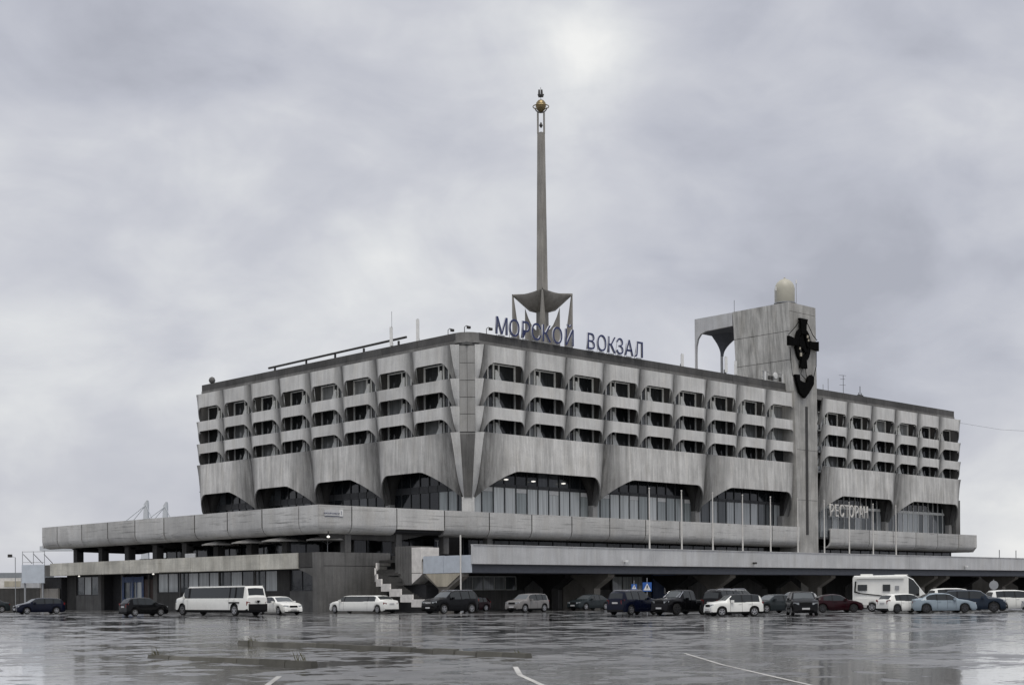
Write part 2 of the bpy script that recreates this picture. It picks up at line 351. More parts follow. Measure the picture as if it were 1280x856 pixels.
# storey behind the big sails: curtain wall at depth 2.3, soffit, piers
DG = 2.35
for side, s, W in bigbays:
    first = side == 'R' and s < 20
    k = ('R', U0).__eq__((side, s)); right = side == 'R' and s > 60
    pm = M['pane_cur'] if side == 'R' and s < 30 else (M['pane_right'] if side == 'R' else M['pane_dark'])
    n = {18: 11, 12: 8}[W] if not right else 13
    fr = MB(); st = W / n
    for i in range(n + 1): box_s(fr, side, s + i * st - (.06 if i else -.02), s + i * st + (.06 if i < n else -.02), DG - .1, DG + .08, 8.6, 14.75)
    zr = 12.62 if side == 'R' else 12.2
    for i in range(n): box_s(fr, side, s + i * st + .06, s + (i + 1) * st - .06, DG - .14, DG + .05, zr, zr + (.35 if side == 'R' else .7))
    w = fr.build('curtain_wall', M['dframe'] if not right else M['frame'], B)
    for i in range(n):
        a, b_ = s + i * st + .06, s + (i + 1) * st - .06
        mt = pm
        if side == 'L' and s < 5 and i in (1, 2): mt = M['pane_cur']
        if side == 'L' and s < 5 and i == 0: mt = M['pane_right']
        box_s(MB(), side, a, b_, DG - .02, DG + .02, 8.6, zr - (.5 if i % 3 == 1 and pm is M['pane_cur'] else 0)).build('pane', mt, w)
        if i % 3 == 1 and pm is M['pane_cur']: box_s(MB(), side, a, b_, DG - .03, DG + .02, zr - .48, zr - .02).build('transom_pane', M['white'], w)
        if i % 2 == 0: box_s(MB(), side, a, min(b_ + st, s + W - .06), DG + .0, DG + .04, zr + (.35 if side == 'R' else .7), 14.7).build('clerestory_pane', M['pane_dark'], w)
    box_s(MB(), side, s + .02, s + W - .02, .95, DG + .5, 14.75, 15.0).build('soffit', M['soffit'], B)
piers = [('R', U0 + 18 * i) for i in (1, 2)] + [('R', U0 + 53.6), ('R', U2 + .4), ('R', U2 + 18), ('R', U2 + 35.6)] + [('L', V0 + 12 * i) for i in (1, 2, 3)] + [('L', V0 + 47.6)]
for side, s in piers:
    T = place(side)
    mb = MB(); box_s(mb, side, s - .38, s + .38, 1.55, 2.24, 8.62, 11.2); mb.build('pier', M['corner'], B)
    pts = [T(s - .3, 1.7, 11.2), T(s + .3, 1.7, 11.2), T(s + .3, 2.2, 11.2), T(s - .3, 2.2, 11.2)]
for side, s in piers:
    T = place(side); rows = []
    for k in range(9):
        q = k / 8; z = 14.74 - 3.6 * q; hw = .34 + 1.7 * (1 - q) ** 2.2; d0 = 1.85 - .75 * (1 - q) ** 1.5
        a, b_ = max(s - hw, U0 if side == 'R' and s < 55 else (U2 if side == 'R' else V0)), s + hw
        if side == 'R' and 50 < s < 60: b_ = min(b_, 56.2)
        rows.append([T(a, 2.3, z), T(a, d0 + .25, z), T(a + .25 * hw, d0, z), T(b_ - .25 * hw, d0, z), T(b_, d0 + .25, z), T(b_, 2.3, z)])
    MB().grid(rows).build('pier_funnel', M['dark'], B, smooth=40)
# solid core of the building with floors, end walls and roof
core = MB()
core.box(2.45, 56.2, 2.45, 50.4, 4.4, 26.6); core.box(56.2, 100.0, 2.45, 50.4, 4.4, 26.6)
core.build('inner_wall', M['inner'], B)
MB().box(98.7, 99.9, .9, 2.4, 8.62, 14.9).build('end_pier', M['mid'], B)
MB().box(1.0, 99.6, 1.0, 51.0, 26.66, 26.95).build('roof', M['parapet'], B)
# corner column
cc = thing('corner', None, None); del_ = cc; bpy.data.objects.remove(del_)
ccol = MB().add([], [])
A0, B0 = (1.72, .60), (.60, 1.72); A1, B1 = (1.5, .95), (.95, 1.5)
def quadcol(z0, z1, a0, b0, a1, b1, inset=0):
    m_ = MB(); q = lambda p, z: (p[0] + inset, p[1] + inset, z)
    m_.add([q(a0, z0), q(b0, z0), (2.6, 2.6, z0), q(a1, z1), q(b1, z1), (2.6, 2.6, z1)], [(0, 1, 2), (3, 5, 4), (0, 3, 4, 1), (1, 4, 5, 2), (2, 5, 3, 0)])
    return m_
col = quadcol(17.82, 26.6, A0, B0, A0, B0, .04).build('corner_column', M['mid'], B)
def lerp(a, b, t): return tuple(a[i] + (b[i] - a[i]) * t for i in range(len(a)))
zs = [26.6, 24.85, 23.1, 21.4, 19.7, 17.9]
for z1, z0 in zip(zs, zs[1:]):
    for k in range(2):
        a = lerp(A0, B0, k / 2 + .012); b_ = lerp(A0, B0, (k + 1) / 2 - .012)
        m_ = MB().prism([(a[0], a[1], z0 + .03), (b_[0], b_[1], z0 + .03), (b_[0], b_[1], z1 - .03), (a[0], a[1], z1 - .03)], (.06, .06, 0)); m_.build('corner_panel', M['corner'], col)
quadcol(11.3, 17.80, A1, B1, A0, B0, .04).build('corner_column', M['corner'], B)
for k in range(2):
    a0, b0 = lerp(A1, B1, k / 2 + .015), lerp(A1, B1, (k + 1) / 2 - .015); a1, b1 = lerp(A0, B0, k / 2 + .015), lerp(A0, B0, (k + 1) / 2 - .015)
    MB().add([(*a0, 11.4), (*b0, 11.4), (*b1, 17.7), (*a1, 17.7), (a0[0] + .06, a0[1] + .06, 11.4), (b0[0] + .06, b0[1] + .06, 11.4), (b1[0] + .06, b1[1] + .06, 17.7), (a1[0] + .06, a1[1] + .06, 17.7)], [(0, 1, 2, 3), (4, 7, 6, 5), (0, 4, 5, 1), (1, 5, 6, 2), (2, 6, 7, 3), (3, 7, 4, 0)]).build('corner_panel', M['mid'], B)
MB().prism([(1.75, .85, 8.6), (.85, 1.75, 8.6), (2.3, 2.3, 8.6)], (0, 0, 2.75)).build('corner_pier', M['shell'], B)
# tapered returns of the sails beside the column
def ret(side, zt, ztip, D, p_, a_top, a_bot):
    rows = []; n = 12
    for k in range(n + 1):
        s_ = k / n; z = zt + (ztip - zt) * s_; d = D * edge(s_, p_)
        o = (U0 - .02, d, z) if side == 'R' else (d, V0 - .02, z)
        i_ = lerp(a_top, a_bot, s_)
        rows.append([o, (i_[0], i_[1], z)])
    return MB().shell(rows, lambda p: (p[0] + .08, p[1] + .08, p[2]))
for zt, h, zn in ROWS:
    ret('R', zt, zn + .03, .85, 3, A0, A0).build('corner_fin', M['shell'], B, smooth=50); ret('L', zt, zn + .03, .85, 3, B0, B0).build('corner_fin', M['shell'], B, smooth=50)
ret('R', ZB, 11.12, 1.85, 5, A0, A1).build('corner_fin', M['shell'], B, smooth=50); ret('L', ZB, 11.12, 1.85, 5, B0, B1).build('corner_fin', M['shell'], B, smooth=50)
# ribs closing the far end of each big sail
for side, s, W in bigbays:
    T = place(side); rib = [T(s + W - .16, 2.3, 14.7)]
    for k in range(9):
        z = 14.6 - (14.6 - 11.1) * k / 8; q = (ZB - z) / (ZB - 11.1); rib.append(T(s + W - .16, 1.85 * edge(q, 5) + .05, z))
    rib.append(T(s + W - .16, 2.3, 11.1)); MB().prism(rib, T(.14, 0, 0)).build('rib', M['mid'], B)

# parapet: two courses, six metre lengths, rounded at the corner
def pline():
    P = []
    for i in range(9): P.append(((.9, 50.9 - 5.85 * i), (.9, 50.9 - 5.85 * (i + 1) + .03)) if i < 8 else None)
    return [p for p in P if p]
segs = [((.9, 50.6 - 6 * i), (.9, 50.6 - 6 * (i + 1) + .03)) for i in range(8)]
for (x0, y0), (x1, y1) in segs:
    MB().box(x0, x0 + .35, y1, y0, 27.25, 28.02).build('parapet_slab', M['parapet'], B)
    MB().box(x0 - .06, x0 + .3, y1, y0, 26.62, 27.22).build('parapet_course', M['parapet2'], B)
xs = [2.6 + 6 * i for i in range(17)]
for i, x in enumerate(xs):
    x1 = min(x + 5.97, 98.3)
    if 55 < x < 57: x1 = 55.9
    if x1 <= x: continue
    if x < 56 or x > 61:
        xa = x
        MB().box(xa, x1, .9, 1.25, 27.25, 28.05).build('parapet_slab', M['parapet'], B)
        MB().box(xa, x1, .84, 1.2, 26.62, 27.22).build('parapet_course', M['parapet2'], B)
MB().box(62.3, 62.58, .9, 1.25, 26.7, 28.05).build('parapet_slab', M['parapet'], B)
for z0, z1, r0 in ((27.25, 28.02, 1.7), (26.95, 27.22, 1.85), (26.62, 26.93, 1.6)):
    P = []
    for k in range(9):
        a = math.pi + math.pi / 2 * k / 8; P.append((2.6 + r0 * math.cos(a), 2.6 + r0 * math.sin(a)))
    mb = MB()
    for p, q in zip(P, P[1:]):
        c0 = (2.6 + (p[0] - 2.6) * .8, 2.6 + (p[1] - 2.6) * .8); c1 = (2.6 + (q[0] - 2.6) * .8, 2.6 + (q[1] - 2.6) * .8)
        mb.add([(*p, z0), (*q, z0), (*c1, z0), (*c0, z0), (*p, z1), (*q, z1), (*c1, z1), (*c0, z1)], [(0, 3, 2, 1), (4, 5, 6, 7), (0, 1, 5, 4), (2, 3, 7, 6)])
    mb.build('parapet_corner', M['parapet2'], B, recalc=False)
# ------------------------------------------------------------------ pylon and roof tower
tw = MB()
tw.add([(56.3, -.3, 0), (60.98, -.3, 0), (60.98, 6, 0), (56.3, 6, 0), (56.3, -.3, 14), (60.92, -.3, 14), (60.92, 6, 14), (56.3, 6, 14), (55.75, -.3, 27.0), (60.86, -.3, 27.0), (60.86, 6, 27.0), (55.75, 6, 27.0)],
       [(0, 3, 2, 1), (0, 1, 5, 4), (1, 2, 6, 5), (2, 3, 7, 6), (3, 0, 4, 7), (4, 5, 9, 8), (5, 6, 10, 9), (6, 7, 11, 10), (7, 4, 8, 11), (8, 9, 10, 11)])
pyl = tw.build('pylon', M['pylon'], B)
MB().box(58.2, 58.75, -.34, -.28, 8.8, 25.2).build('slot', M['iron'], pyl)
MB().box(61.0, 62.58, 1.2, 6, 4.4, 26.6).build('inner_wall', M['inner'], B)
for z in (13.2, 19.6): MB().box(56.4, 60.8, -.315, -.28, z, z + .05).build('joint', M['mid'], pyl)
# tower above the roof, slabs on the side face in three courses
top = MB()
u0b, u0t = 55.75, 54.75
def U(z): return u0b + (u0t - u0b) * (z - 27) / 11
top.add([(u0b + .06, -.24, 27), (60.78, -.24, 27), (60.78, 8.5, 27), (u0b + .06, 8.5, 27), (u0t + .06, -.24, 38), (60.62, -.24, 38), (60.62, 8.5, 38), (u0t + .06, 8.5, 38)],
        [(0, 3, 2, 1), (0, 1, 5, 4), (1, 2, 6, 5), (2, 3, 7, 6), (3, 0, 4, 7), (4, 5, 6, 7)])
tow = top.build('roof_tower', M['mid'], B)
def slab4(P, d, parent, mat='tower'): MB().prism(P, d).build('tower_slab', M[mat], parent)
for z0, z1 in ((27.0, 30.9), (30.97, 34.5), (34.57, 38.12)):
    n = 8
    for k in range(n):
        y0, y1 = -.3 + 8.8 * k / n + .012, -.3 + 8.8 * (k + 1) / n - .012
        j = random.uniform(-.015, .015)
        slab4([(U(z0) - .02 + j, y0, z0), (U(z0) - .02 + j, y1, z0), (U(z1) - .02 + j, y1, z1), (U(z1) - .02 + j, y0, z1)], (.12, 0, 0), tow)
for z0, z1 in ((27.0, 37.0), (37.05, 38.12)):
    for k in range(3):
        a, b_ = k / 3, (k + 1) / 3
        f_ = lambda z, q: U(z) + (60.86 - .2 * (z - 27) / 11 - U(z)) * q
        slab4([(f_(z0, a) + .01, -.31, z0), (f_(z0, b_) - .01, -.31, z0), (f_(z1, b_) - .01, -.31, z1), (f_(z1, a) + .01, -.31, z1)], (0, .1, 0), tow, 'pylon')
# canopy arm behind the tower: beam on two thin legs with funnel-shaped underside
arm = MB()
def arm_face(x):
    return [(x, 8.6, 38.1), (x, 8.6, 36.35), (x, 13.0, 36.25), (x, 13.9, 35.95), (x, 14.35, 35.4), (x, 14.6, 34.5), (x, 14.66, 33.4), (x, 14.62, 28.0), (x, 14.85, 28.0), (x, 14.85, 38.1)]
a1, a2 = 54.8, 60.7
MB().prism(arm_face(a1), (.35, 0, 0)).build('canopy_frame', M['fascia'], tow)
MB().prism(arm_face(a2 - .35), (.35, 0, 0)).build('canopy_frame', M['fascia'], tow)
MB().box(a1 + .36, a2 - .36, 8.6, 14.84, 36.3, 38.05).build('canopy_slab', M['girder'], tow)
fr_ = []
for k in range(9):
    q = (1 - k / 8) ** 2.2; z = 36.28 - 2.6 * (k / 8) ** .9; fr_.append([(a2 - .36, 14.6, z), (a2 - .62 - 2.0 * q, 14.6, z), (a2 - .62 - 2.0 * q, 14.3 - 3.0 * q, z), (a2 - .36, 14.3 - 3.0 * q, z)])
MB().grid(fr_).build('canopy_funnel', M['girder'], tow, smooth=50)
# ------------------------------------------------------------------ terrace ring (upper walkway)
def terr_prof():    # (outward offset from the line, z): vertical face curving in below
    P = [(0, ZTER), (0, 8.05), (.05, 7.8), (.2, 7.5), (.5, 7.27), (.95, 7.16)]
    return P
def terr_panel(Lp, flat=False):
    P = terr_prof() if not flat else [(0, ZTER), (0, 7.75), (.25, 7.7)]
    rows = [[(0, p[0], p[1]), (Lp, p[0], p[1])] for p in P]
    mb = MB().shell(rows, lambda p: (p[0], p[1] + .16, p[2] + (.12 if p[2] < 7.9 else 0)))
    mb.box(0, Lp, .165, .32, ZTER - .22, ZTER - .02)
    return mb
ty, tx = -.7, -18.7
tp6 = terr_panel(5.85).mesh('terrace_panel', M['terrace'], 50)
joints = [-9.56, -3.56] + [-3.56 + 6 * i for i in range(1, 11)]
terr = []
def mitre(mb, axis):
    mb.v = [tuple(c + ((v_[1 - axis] if v_[1 - axis] > 0 else 0) if i == axis and v_[axis] < .01 else 0) for i, c in enumerate(v_)) for v_ in mb.v]; return mb
def tpan(x0, x1, y=ty, flat=False):
    mb = terr_panel(x1 - x0, flat)
    if x0 == -18.7: mitre(mb, 0)
    o = mb.build('terrace_panel', M['terrace'], B, (x0, y, 0), smooth=50); return o
tpan(-18.7, -15.02); tpan(-14.9, -9.68); tpan(-9.56, -3.7, flat=True); tpan(-3.56, 2.29)
for i in range(1, 9): put('terrace_panel', tp6, B, (-3.56 + 6 * i, ty, 0))
tpan(50.44, 56.25)
tpan(63.2, 66.5)
for i in range(5): put('terrace_panel', tp6, B, (66.55 + 6 * i, ty, 0))
tpan(96.55, 101.2)
MB().prism([(101.2, ty, ZTER), (101.2, ty, 7.9), (101.2, ty + .6, 7.2), (101.2, 6, 7.2), (101.2, 6, ZTER)], (.65, 0, 0)).build('terrace_end', M['terrace'], B)
# left leg: same panels turned, mirrored so that they face -X
def terr_panel_l(Lp):
    rows = [[(p[0], 0, p[1]), (p[0], Lp, p[1])] for p in terr_prof()]
    mb = MB().shell(rows, lambda p: (p[0] + .16, p[1], p[2] + (.12 if p[2] < 7.9 else 0))); mb.box(.16, .32, 0, Lp, ZTER - .22, ZTER - .02); return mb
tl6 = terr_panel_l(5.80).mesh('terrace_panel', M['terrace'], 50)
mitre(terr_panel_l(3.03), 1).build('terrace_panel', M['terrace'], B, (tx, -.68, 0), smooth=50)
for i in range(8): put('terrace_panel', tl6, B, (tx, 2.47 + 6 * i, 0))
terr_panel_l(3.7).build('terrace_panel', M['terrace'], B, (tx, 50.47, 0), smooth=50)
MB().box(tx + .2, -6, 54.17, 54.5, 7.3, ZTER).build('terrace_end', M['terrace'], B)
bk = MB(); bk.box(tx + .36, 56.0, ty + .36, ty + .40, 7.5, ZTER - .1); bk.box(63.3, 101, ty + .36, ty + .40, 7.5, ZTER - .1); bk.box(tx + .36, tx + .40, ty + .41, 54, 7.5, ZTER - .1); bk.build('parapet_backing', M['inner'], B)
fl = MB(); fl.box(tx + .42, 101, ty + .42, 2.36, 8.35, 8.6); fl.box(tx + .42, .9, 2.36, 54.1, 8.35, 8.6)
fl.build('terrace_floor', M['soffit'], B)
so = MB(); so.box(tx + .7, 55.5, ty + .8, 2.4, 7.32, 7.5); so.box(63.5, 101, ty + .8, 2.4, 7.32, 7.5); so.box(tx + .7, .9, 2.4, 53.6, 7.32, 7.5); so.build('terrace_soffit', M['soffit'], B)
for i in range(9):
    y = .3 + 6 * i
    MB().prism([(tx + .8, y, 7.32), (tx + 1.8, y, 6.75), (-9, y, 6.6), (-5, y, 7.32)], (0, .85, 0)).build('cross_beam', M['dark'], B)
    if i >= 1: MB().box(tx + 1.4, tx + 2.25, y, y + .85, 4.4, 6.95).build('column', M['dark'], B)
for x in [-15.1, -9, -3, 2.9] : MB().box(x, x + .7, .2, .9, 5.5, 7.32).build('column', M['mid'], B)
jm_r = MB().box(-.14, .02, .05, .12, 7.95, ZTER - .03).mesh('joint', M['plastic']); jm_l = MB().box(.05, .12, -.20, .02, 7.95, ZTER - .03).mesh('joint', M['plastic'])
for x in [-14.9, -9.56, -3.56] + [2.44 + 6 * i for i in range(9)] + [66.55 + 6 * i for i in range(6)]: put('joint', jm_r, B, (x, ty, 0))
for i in range(9): put('joint', jm_l, B, (tx, 2.47 + 6 * i, 0))
# second level behind the terrace edge: glazed band
def glazing(name, side, s0, s1, d, z0, z1, step, pm, fm='dframe', parent=None, seed=1):
    rr = random.Random(seed); fr = MB(); n = max(1, round((s1 - s0) / step)); st = (s1 - s0) / n; sg = 1
    T = lambda mb, a, b_, e0, e1, za, zb: box_s(mb, side, a, b_, e0, e1, za, zb)
    for i in range(n + 1): T(fr, s0 + i * st - .05, s0 + i * st + .05, d - .06, d + .08, z0, z1)
    for i in range(n):
        T(fr, s0 + i * st + .05, s0 + (i + 1) * st - .05, d - .05, d + .07, z1 - .1, z1); T(fr, s0 + i * st + .05, s0 + (i + 1) * st - .05, d - .05, d + .07, z0, z0 + .08)
    w = fr.build(name, M[fm], parent or B)
    for i in range(n): T(MB(), s0 + i * st + .05, s0 + (i + 1) * st - .05, d + .0, d + .03, z0 + .08, z1 - .1).build('pane', M[pm], w)
    return w
glazing('lower_window', 'R', 1.5, 56.0, 2.36, 5.2, 7.3, 2.2, 'pane_dark')
glazing('lower_window', 'R', 62.9, 99.5, 2.36, 5.2, 7.3, 2.4, 'pane_dark')
glazing('lower_window', 'R', -17, 1.3, 6.2, 5.4, 7.3, 1.9, 'pane_dark')
glazing('lower_window', 'L', 3.5, 38, -11.6, 4.5, 7.3, 2.1, 'pane_dark', 'mid')
MB().box(-11.5, 2.3, 6.4, 38.2, 0, 7.3).build('inner_wall', M['inner'], B)
MB().box(2.3, 100, 2.5, 50.3, 0, 4.4).build('inner_wall', M['inner'], B)
# lower deck on the left: pale beam panels, slab, rails, ground floor wall
for i in range(8):
    y0 = 2.64 + 6.2 * i; y1 = y0 + 6.15
    MB().prism([(tx, y0, 5.45), (tx, y0, 4.03 + random.uniform(-.04, .04)), (tx + .35, y0, 3.98), (tx + .35, y0, 5.45)], (0, min(y1, 52.3) - y0, 0)).build('beam_panel', M['beam'], B)
MB().box(tx + .08, tx + .4, -.35, 2.58, 4.1, 5.45).build('wall_band', M['dark'], B)
MB().prism([(tx + .1, 2.5, 4.05), (tx + .1, -.3, 4.05), (tx + .1, -.3, 2.95), (tx + .1, 1.2, 3.55), (tx + .1, 2.5, 3.9)], (.4, 0, 0)).build('bracket', M['mid'], B)
MB().box(tx + .4, -11.6, 2.0, 52.2, 4.15, 4.4).build('lower_deck_floor', M['dark'], B)
MB().box(tx + .0, tx + .7, -.42, .32, 0, 5.44).build('corner_pillar', M['mid'], B)
MB().box(tx + .72, -10.6, -.38, .4, 0, 4.2).build('ground_wall', M['mid'], B)
MB().box(tx + .72, -10.2, -.40, .4, 4.24, 5.46).build('ground_wall', M['mid'], B)
MB().box(tx + .6, -10.2, .45, 6.1, 4.3, 5.3).build('landing_slab', M['dark'], B)
GW = -16.6
for y0, y1, z0, z1, m_ in ((-.3, 1.4, 0, 4.1, 'mid'), (1.4, 6.9, 0, 1.95, 'mid'), (6.9, 9.0, 0, 4.1, 'dark'), (9.0, 31.5, 0, 1.9, 'dark'), (31.5, 32.3, 0, 4.1, 'mid'), (38.9, 39.3, 0, 4.1, 'mid'), (43.9, 44.6, 0, 4.1, 'mid'), (44.6, 49.9, 0, 1.7, 'mid'), (49.9, 52.2, 0, 4.1, 'dark')):
    MB().box(GW, GW + .4, y0 + .01, y1 - .01, z0, z1).build('ground_wall', M[m_], B)
glazing('ground_window', 'L', 1.5, 6.8, GW + .15, 1.97, 4.0, 1.75, 'pane_dark')
glazing('ground_window', 'L', 9.1, 31.4, GW + .15, 1.92, 4.0, 2.0, 'pane_right')
glazing('ground_window', 'L', 44.7, 49.8, GW + .15, 1.72, 3.9, 1.7, 'pane_right')
glazing('shopfront', 'L', 34.6, 38.8, GW + .12, 1.3, 3.7, 1.4, 'pane_right', 'blue')
MB().box(GW + .02, GW + .35, 34.6, 38.8, 0, 1.28).build('shopfront_base', M['blue'], B)
for y in (34.3, 36.5, 38.6): MB().box(GW - .03, GW + .01, y, y + .45, .0, 3.75).build('shopfront_post', M['blue'], B)
MB().box(GW - .02, GW + .015, 34.76, 38.59, 3.1, 3.7).build('shopfront_header', M['blue'], B)
MB().box(GW + .05, GW + .35, 32.4, 34.5, 0, 3.4).build('door', M['brown'], B)
MB().box(GW + 1.5, GW + 1.8, 39.3, 43.9, 0, 4.1).build('recess', M['inner'], B)
MB().box(GW + .45, -11.6, 44, 52, 0, 4.1).build('inner_wall', M['inner'], B); MB().box(GW + .45, -11.6, .5, 39, 0, 4.1).build('inner_wall', M['inner'], B)
for y in (12.5, 19, 26.5, 33.0): MB().box(GW - .15, GW - .02, y, y + .13, 0, 4.0).build('drainpipe', M['mid'], B)
# left end gates and panel
MB().box(tx + .2, tx + .5, 52.4, 56.4, 4.0, 5.3).build('end_panel', M['mid'], B)
MB().box(tx + .25, tx + .5, 55.5, 60.5, 2.6, 3.95).build('end_panel', M['fascia'], B)
for k, y in enumerate((52.6, 55.1, 57.6)):
    g = MB().box(tx + 1.2, tx + 1.4, y, y + 2.42, 0, 2.55).build('tiled_gate', M['tile'], B)
MB().box(tx + 1.5, tx + 6, 52.4, 60.2, 0, 3.9).build('inner_wall', M['inner'], B)
# ground floor under the viaduct: wall, windows, gabled panels
MB().box(-9.5, 56.2, -.9, -.4, 0, 1.9).build('ground_wall', M['mid'], B)
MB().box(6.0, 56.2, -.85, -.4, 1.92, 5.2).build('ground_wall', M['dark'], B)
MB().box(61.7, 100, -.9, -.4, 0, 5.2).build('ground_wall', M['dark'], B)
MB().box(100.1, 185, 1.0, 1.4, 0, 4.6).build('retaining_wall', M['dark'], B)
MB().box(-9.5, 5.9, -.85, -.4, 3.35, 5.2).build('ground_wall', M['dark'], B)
glazing('ground_window', 'R', -1.6, 5.9, -.75, 1.92, 3.33, 1.5, 'pane_right', 'frame')
glazing('ground_window', 'R', -9.4, -1.7, -.75, 1.92, 3.33, 1.5, 'pane_dark', 'dframe')
for x, w_, z1, mt in ((6.9, 3.3, 3.2, 'mid'), (12.6, 3.6, 3.2, 'pier'), (33.5, 5, 3.2, 'mid'), (38.2, 2.0, 2.9, 'offwhite'), (41.5, 6.2, 3.2, 'mid'), (51.2, 4.4, 3.0, 'pier'), (66, 5, 3.2, 'mid')):
    MB().prism([(x, -1.02, 0), (x + w_, -1.02, 0), (x + w_, -1.02, z1 - 1.0), (x + w_ * .55, -1.02, z1), (x, -1.02, z1 - 1.1)], (0, .1, 0)).build('gabled_panel', M[mt], B)
glazing('shop_window', 'R', 20.2, 25.2, -1.1, .4, 3.4, 1.6, 'pane_cur', 'mid')
MB().box(27.0, 31.0, -1.15, -.92, 0, 3.6).build('blue_door_panel', M['blue'], B)
for z in (0,): MB().box(28.9, 29.6, -1.2, -1.16, 1.4, 2.6).build('notice', M['white'], B)
# ------------------------------------------------------------------ viaduct in front
V = thing('viaduct', 'long grey road viaduct with plain painted fascia passing in front of the terminal', 'viaduct')
xe = 150
x = -12.03
while x < xe:
    x1 = min(x + 12, xe)
    MB().box(x + .012, x1 - .012, -14, -13.72, 4.17, 5.80).build('fascia_panel', M['fascia'], V)
    MB().box(x + .012, x1 - .012, -14.06, -13.66, 5.805, 5.87).build('coping', M['fascia'], V)
    x = x1
MB().box(-12, xe, -13.25, -12.95, 3.42, 4.5).build('girder', M['girder'], V)
MB().box(-12, xe, -8.6, -8.3, 3.42, 4.35).build('girder', M['girder'], V)
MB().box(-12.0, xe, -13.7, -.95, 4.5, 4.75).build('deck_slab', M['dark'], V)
MB().box(-12.1, -11.9, -13.7, -10.2, 3.42, 4.95).build('side_fascia', M['fascia2'], V)
MB().box(-12.1, -11.9, -10.16, -7.4, 3.42, 4.97).build('side_fascia', M['fascia2'], V)
def t_pier(x, y=-10, mat='pier', hw=2.5, th=.9):
    pts = [(x, y - hw, 3.4), (x, y + hw, 3.4), (x, y + hw, 3.2), (x, y + .62, 2.0), (x, y + .62, 0), (x, y - .62, 0), (x, y - .62, 2.0), (x, y - hw, 3.1)]
    MB().prism(pts, (th, 0, 0)).build('pier', M[mat], V)
for x in (7.0, 26.3, 45.3, 68.5, 71.5, 90.2, 109, 128): t_pier(x); t_pier(x, -4.2, 'dark')
t_pier(-12.0, -10, 'pier', 2.6, .7)
MB().prism([(-12.04, -12.5, 3.38), (-12.04, -7.7, 3.38), (-12.04, -9.3, 2.22), (-12.04, -10.6, 2.22)], (-.06, 0, 0)).build('pier_facing', M['beige'], V)
# stair block beside the viaduct end
SB = thing('stair_tower', 'board-marked dark concrete stair block with pale edge panels at the end of the viaduct', 'stair tower')
MB().box(-12.1, -9.5, -5.8, -3.5, 2.4, 5.95).build('rough_wall', M['mid'], SB)
for k in range(6): MB().box(-12.16, -12.1, -5.8 + .385 * k + .01, -3.5 - .385 * (5 - k) - .01, 2.4, 5.93).build('board', M['mid'], SB)
MB().box(-12.15, -10, -7.15, -5.84, 3.5, 5.8).build('pale_panel', M['offwhite'], SB)
MB().prism([(-12.15, -7.4, 3.45), (-12.15, -5.84, 3.45), (-12.15, -5.84, 2.5), (-12.15, -7.0, 3.15)], (1.5, 0, 0)).build('pale_panel', M['offwhite'], SB)
MB().box(-11.6, -9, -7.2, -3.6, 0, 2.38).build('dark_opening', M['inner'], SB)
MB().box(-10.5, -4, -3.4, -.95, 0, 5.2).build('dark_wall', M['dark'], SB)
# stepped staircase
ST = thing('outdoor_staircase', 'curved outdoor staircase with white stepped balustrade blocks against a dark concrete wall', 'staircase')
path = [(-12.87, -1.8, 4.13), (-13.63, -2.45, 3.64), (-14.2, -3.29, 3.08), (-14.65, -4.25, 2.63), (-14.97, -5.61, 2.18), (-15.24, -7.29, 1.71), (-15.42, -9.06, 1.21), (-15.62, -10.81, .79)]
for i, p in enumerate(path):
    a = Vector(path[max(i - 1, 0)]); b_ = Vector(path[min(i + 1, len(path) - 1)]); d = (b_ - a); d.z = 0
    ln = d.length / (2 if 0 < i < len(path) - 1 else 1); d.normalize(); n_ = Vector((-d.y, d.x, 0)); c = Vector(p); h = .34
    q = [c - d * ln * .54 - n_ * .07, c + d * ln * .54 - n_ * .07, c + d * ln * .54 + n_ * .07, c - d * ln * .54 + n_ * .07]
    MB().prism([(v_.x, v_.y, c.z - h) for v_ in q], (0, 0, 2 * h)).build('balustrade_block', M['offwhite'], ST)
for k in range(26):
    t = k / 25 * 7; i = min(int(t), 6); f_ = t - i; p = Vector(path[i]).lerp(Vector(path[i + 1]), f_)
    d = Vector(path[min(i + 1, 7)]) - Vector(path[i]); d.z = 0; d.normalize(); n_ = Vector((-d.y, d.x, 0))
    if n_.x < 0: n_ = -n_
    z = p.z - .25; q = [p - d * .26 + n_ * .1, p + d * .26 + n_ * .1, p + d * .26 + n_ * 2.3, p - d * .26 + n_ * 2.3]
    MB().prism([(v_.x, v_.y, z - .17) for v_ in q], (0, 0, .16)).build('step', M['dark'], ST)
# ------------------------------------------------------------------ flagpoles
ORD = 'first second third fourth fifth sixth seventh eighth ninth tenth'.split()
fp = MB().tube([(0, 0, 0), (0, 0, 2.9), (0, 0, 5.85)], .085, 8, .05).mesh('pole', M['pole'], 40)
fbase = MB().lathe([(.16, -.9), (.16, .02), (.09, .05)], n=10).mesh('base', M['galv'])
knob = MB().lathe([(.02, 5.85), (.08, 5.9), (.08, 5.98), (.01, 6.03)], n=8).mesh('finial', M['pole'])
for i, x in enumerate([11.95, 16.95, 22.0, 27.1, 32.1, 37.2, 42.4, 47.5, 52.6, 57.7]):
    t = thing('flagpole', f'bare white flagpole on the viaduct edge, {ORD[i]} from the left in the row of ten', 'flagpole', (x, -13.55, 5.87), 0, 'flagpoles along the viaduct edge')
    put('pole', fp, t); put('base', fbase, t); put('finial', knob, t)
t = thing('flagpole', 'short pale post standing before the light blue parapet left of the viaduct end', 'post', (-12.35, -12.72, 3.4))
MB().tube([(0, 0, -3.4), (0, 0, 3.3)], .07, 8).build('pole', M['pole'], t); MB().box(-.16, .16, -.16, .16, -3.4, -3.3).build('base', M['galv'], t)
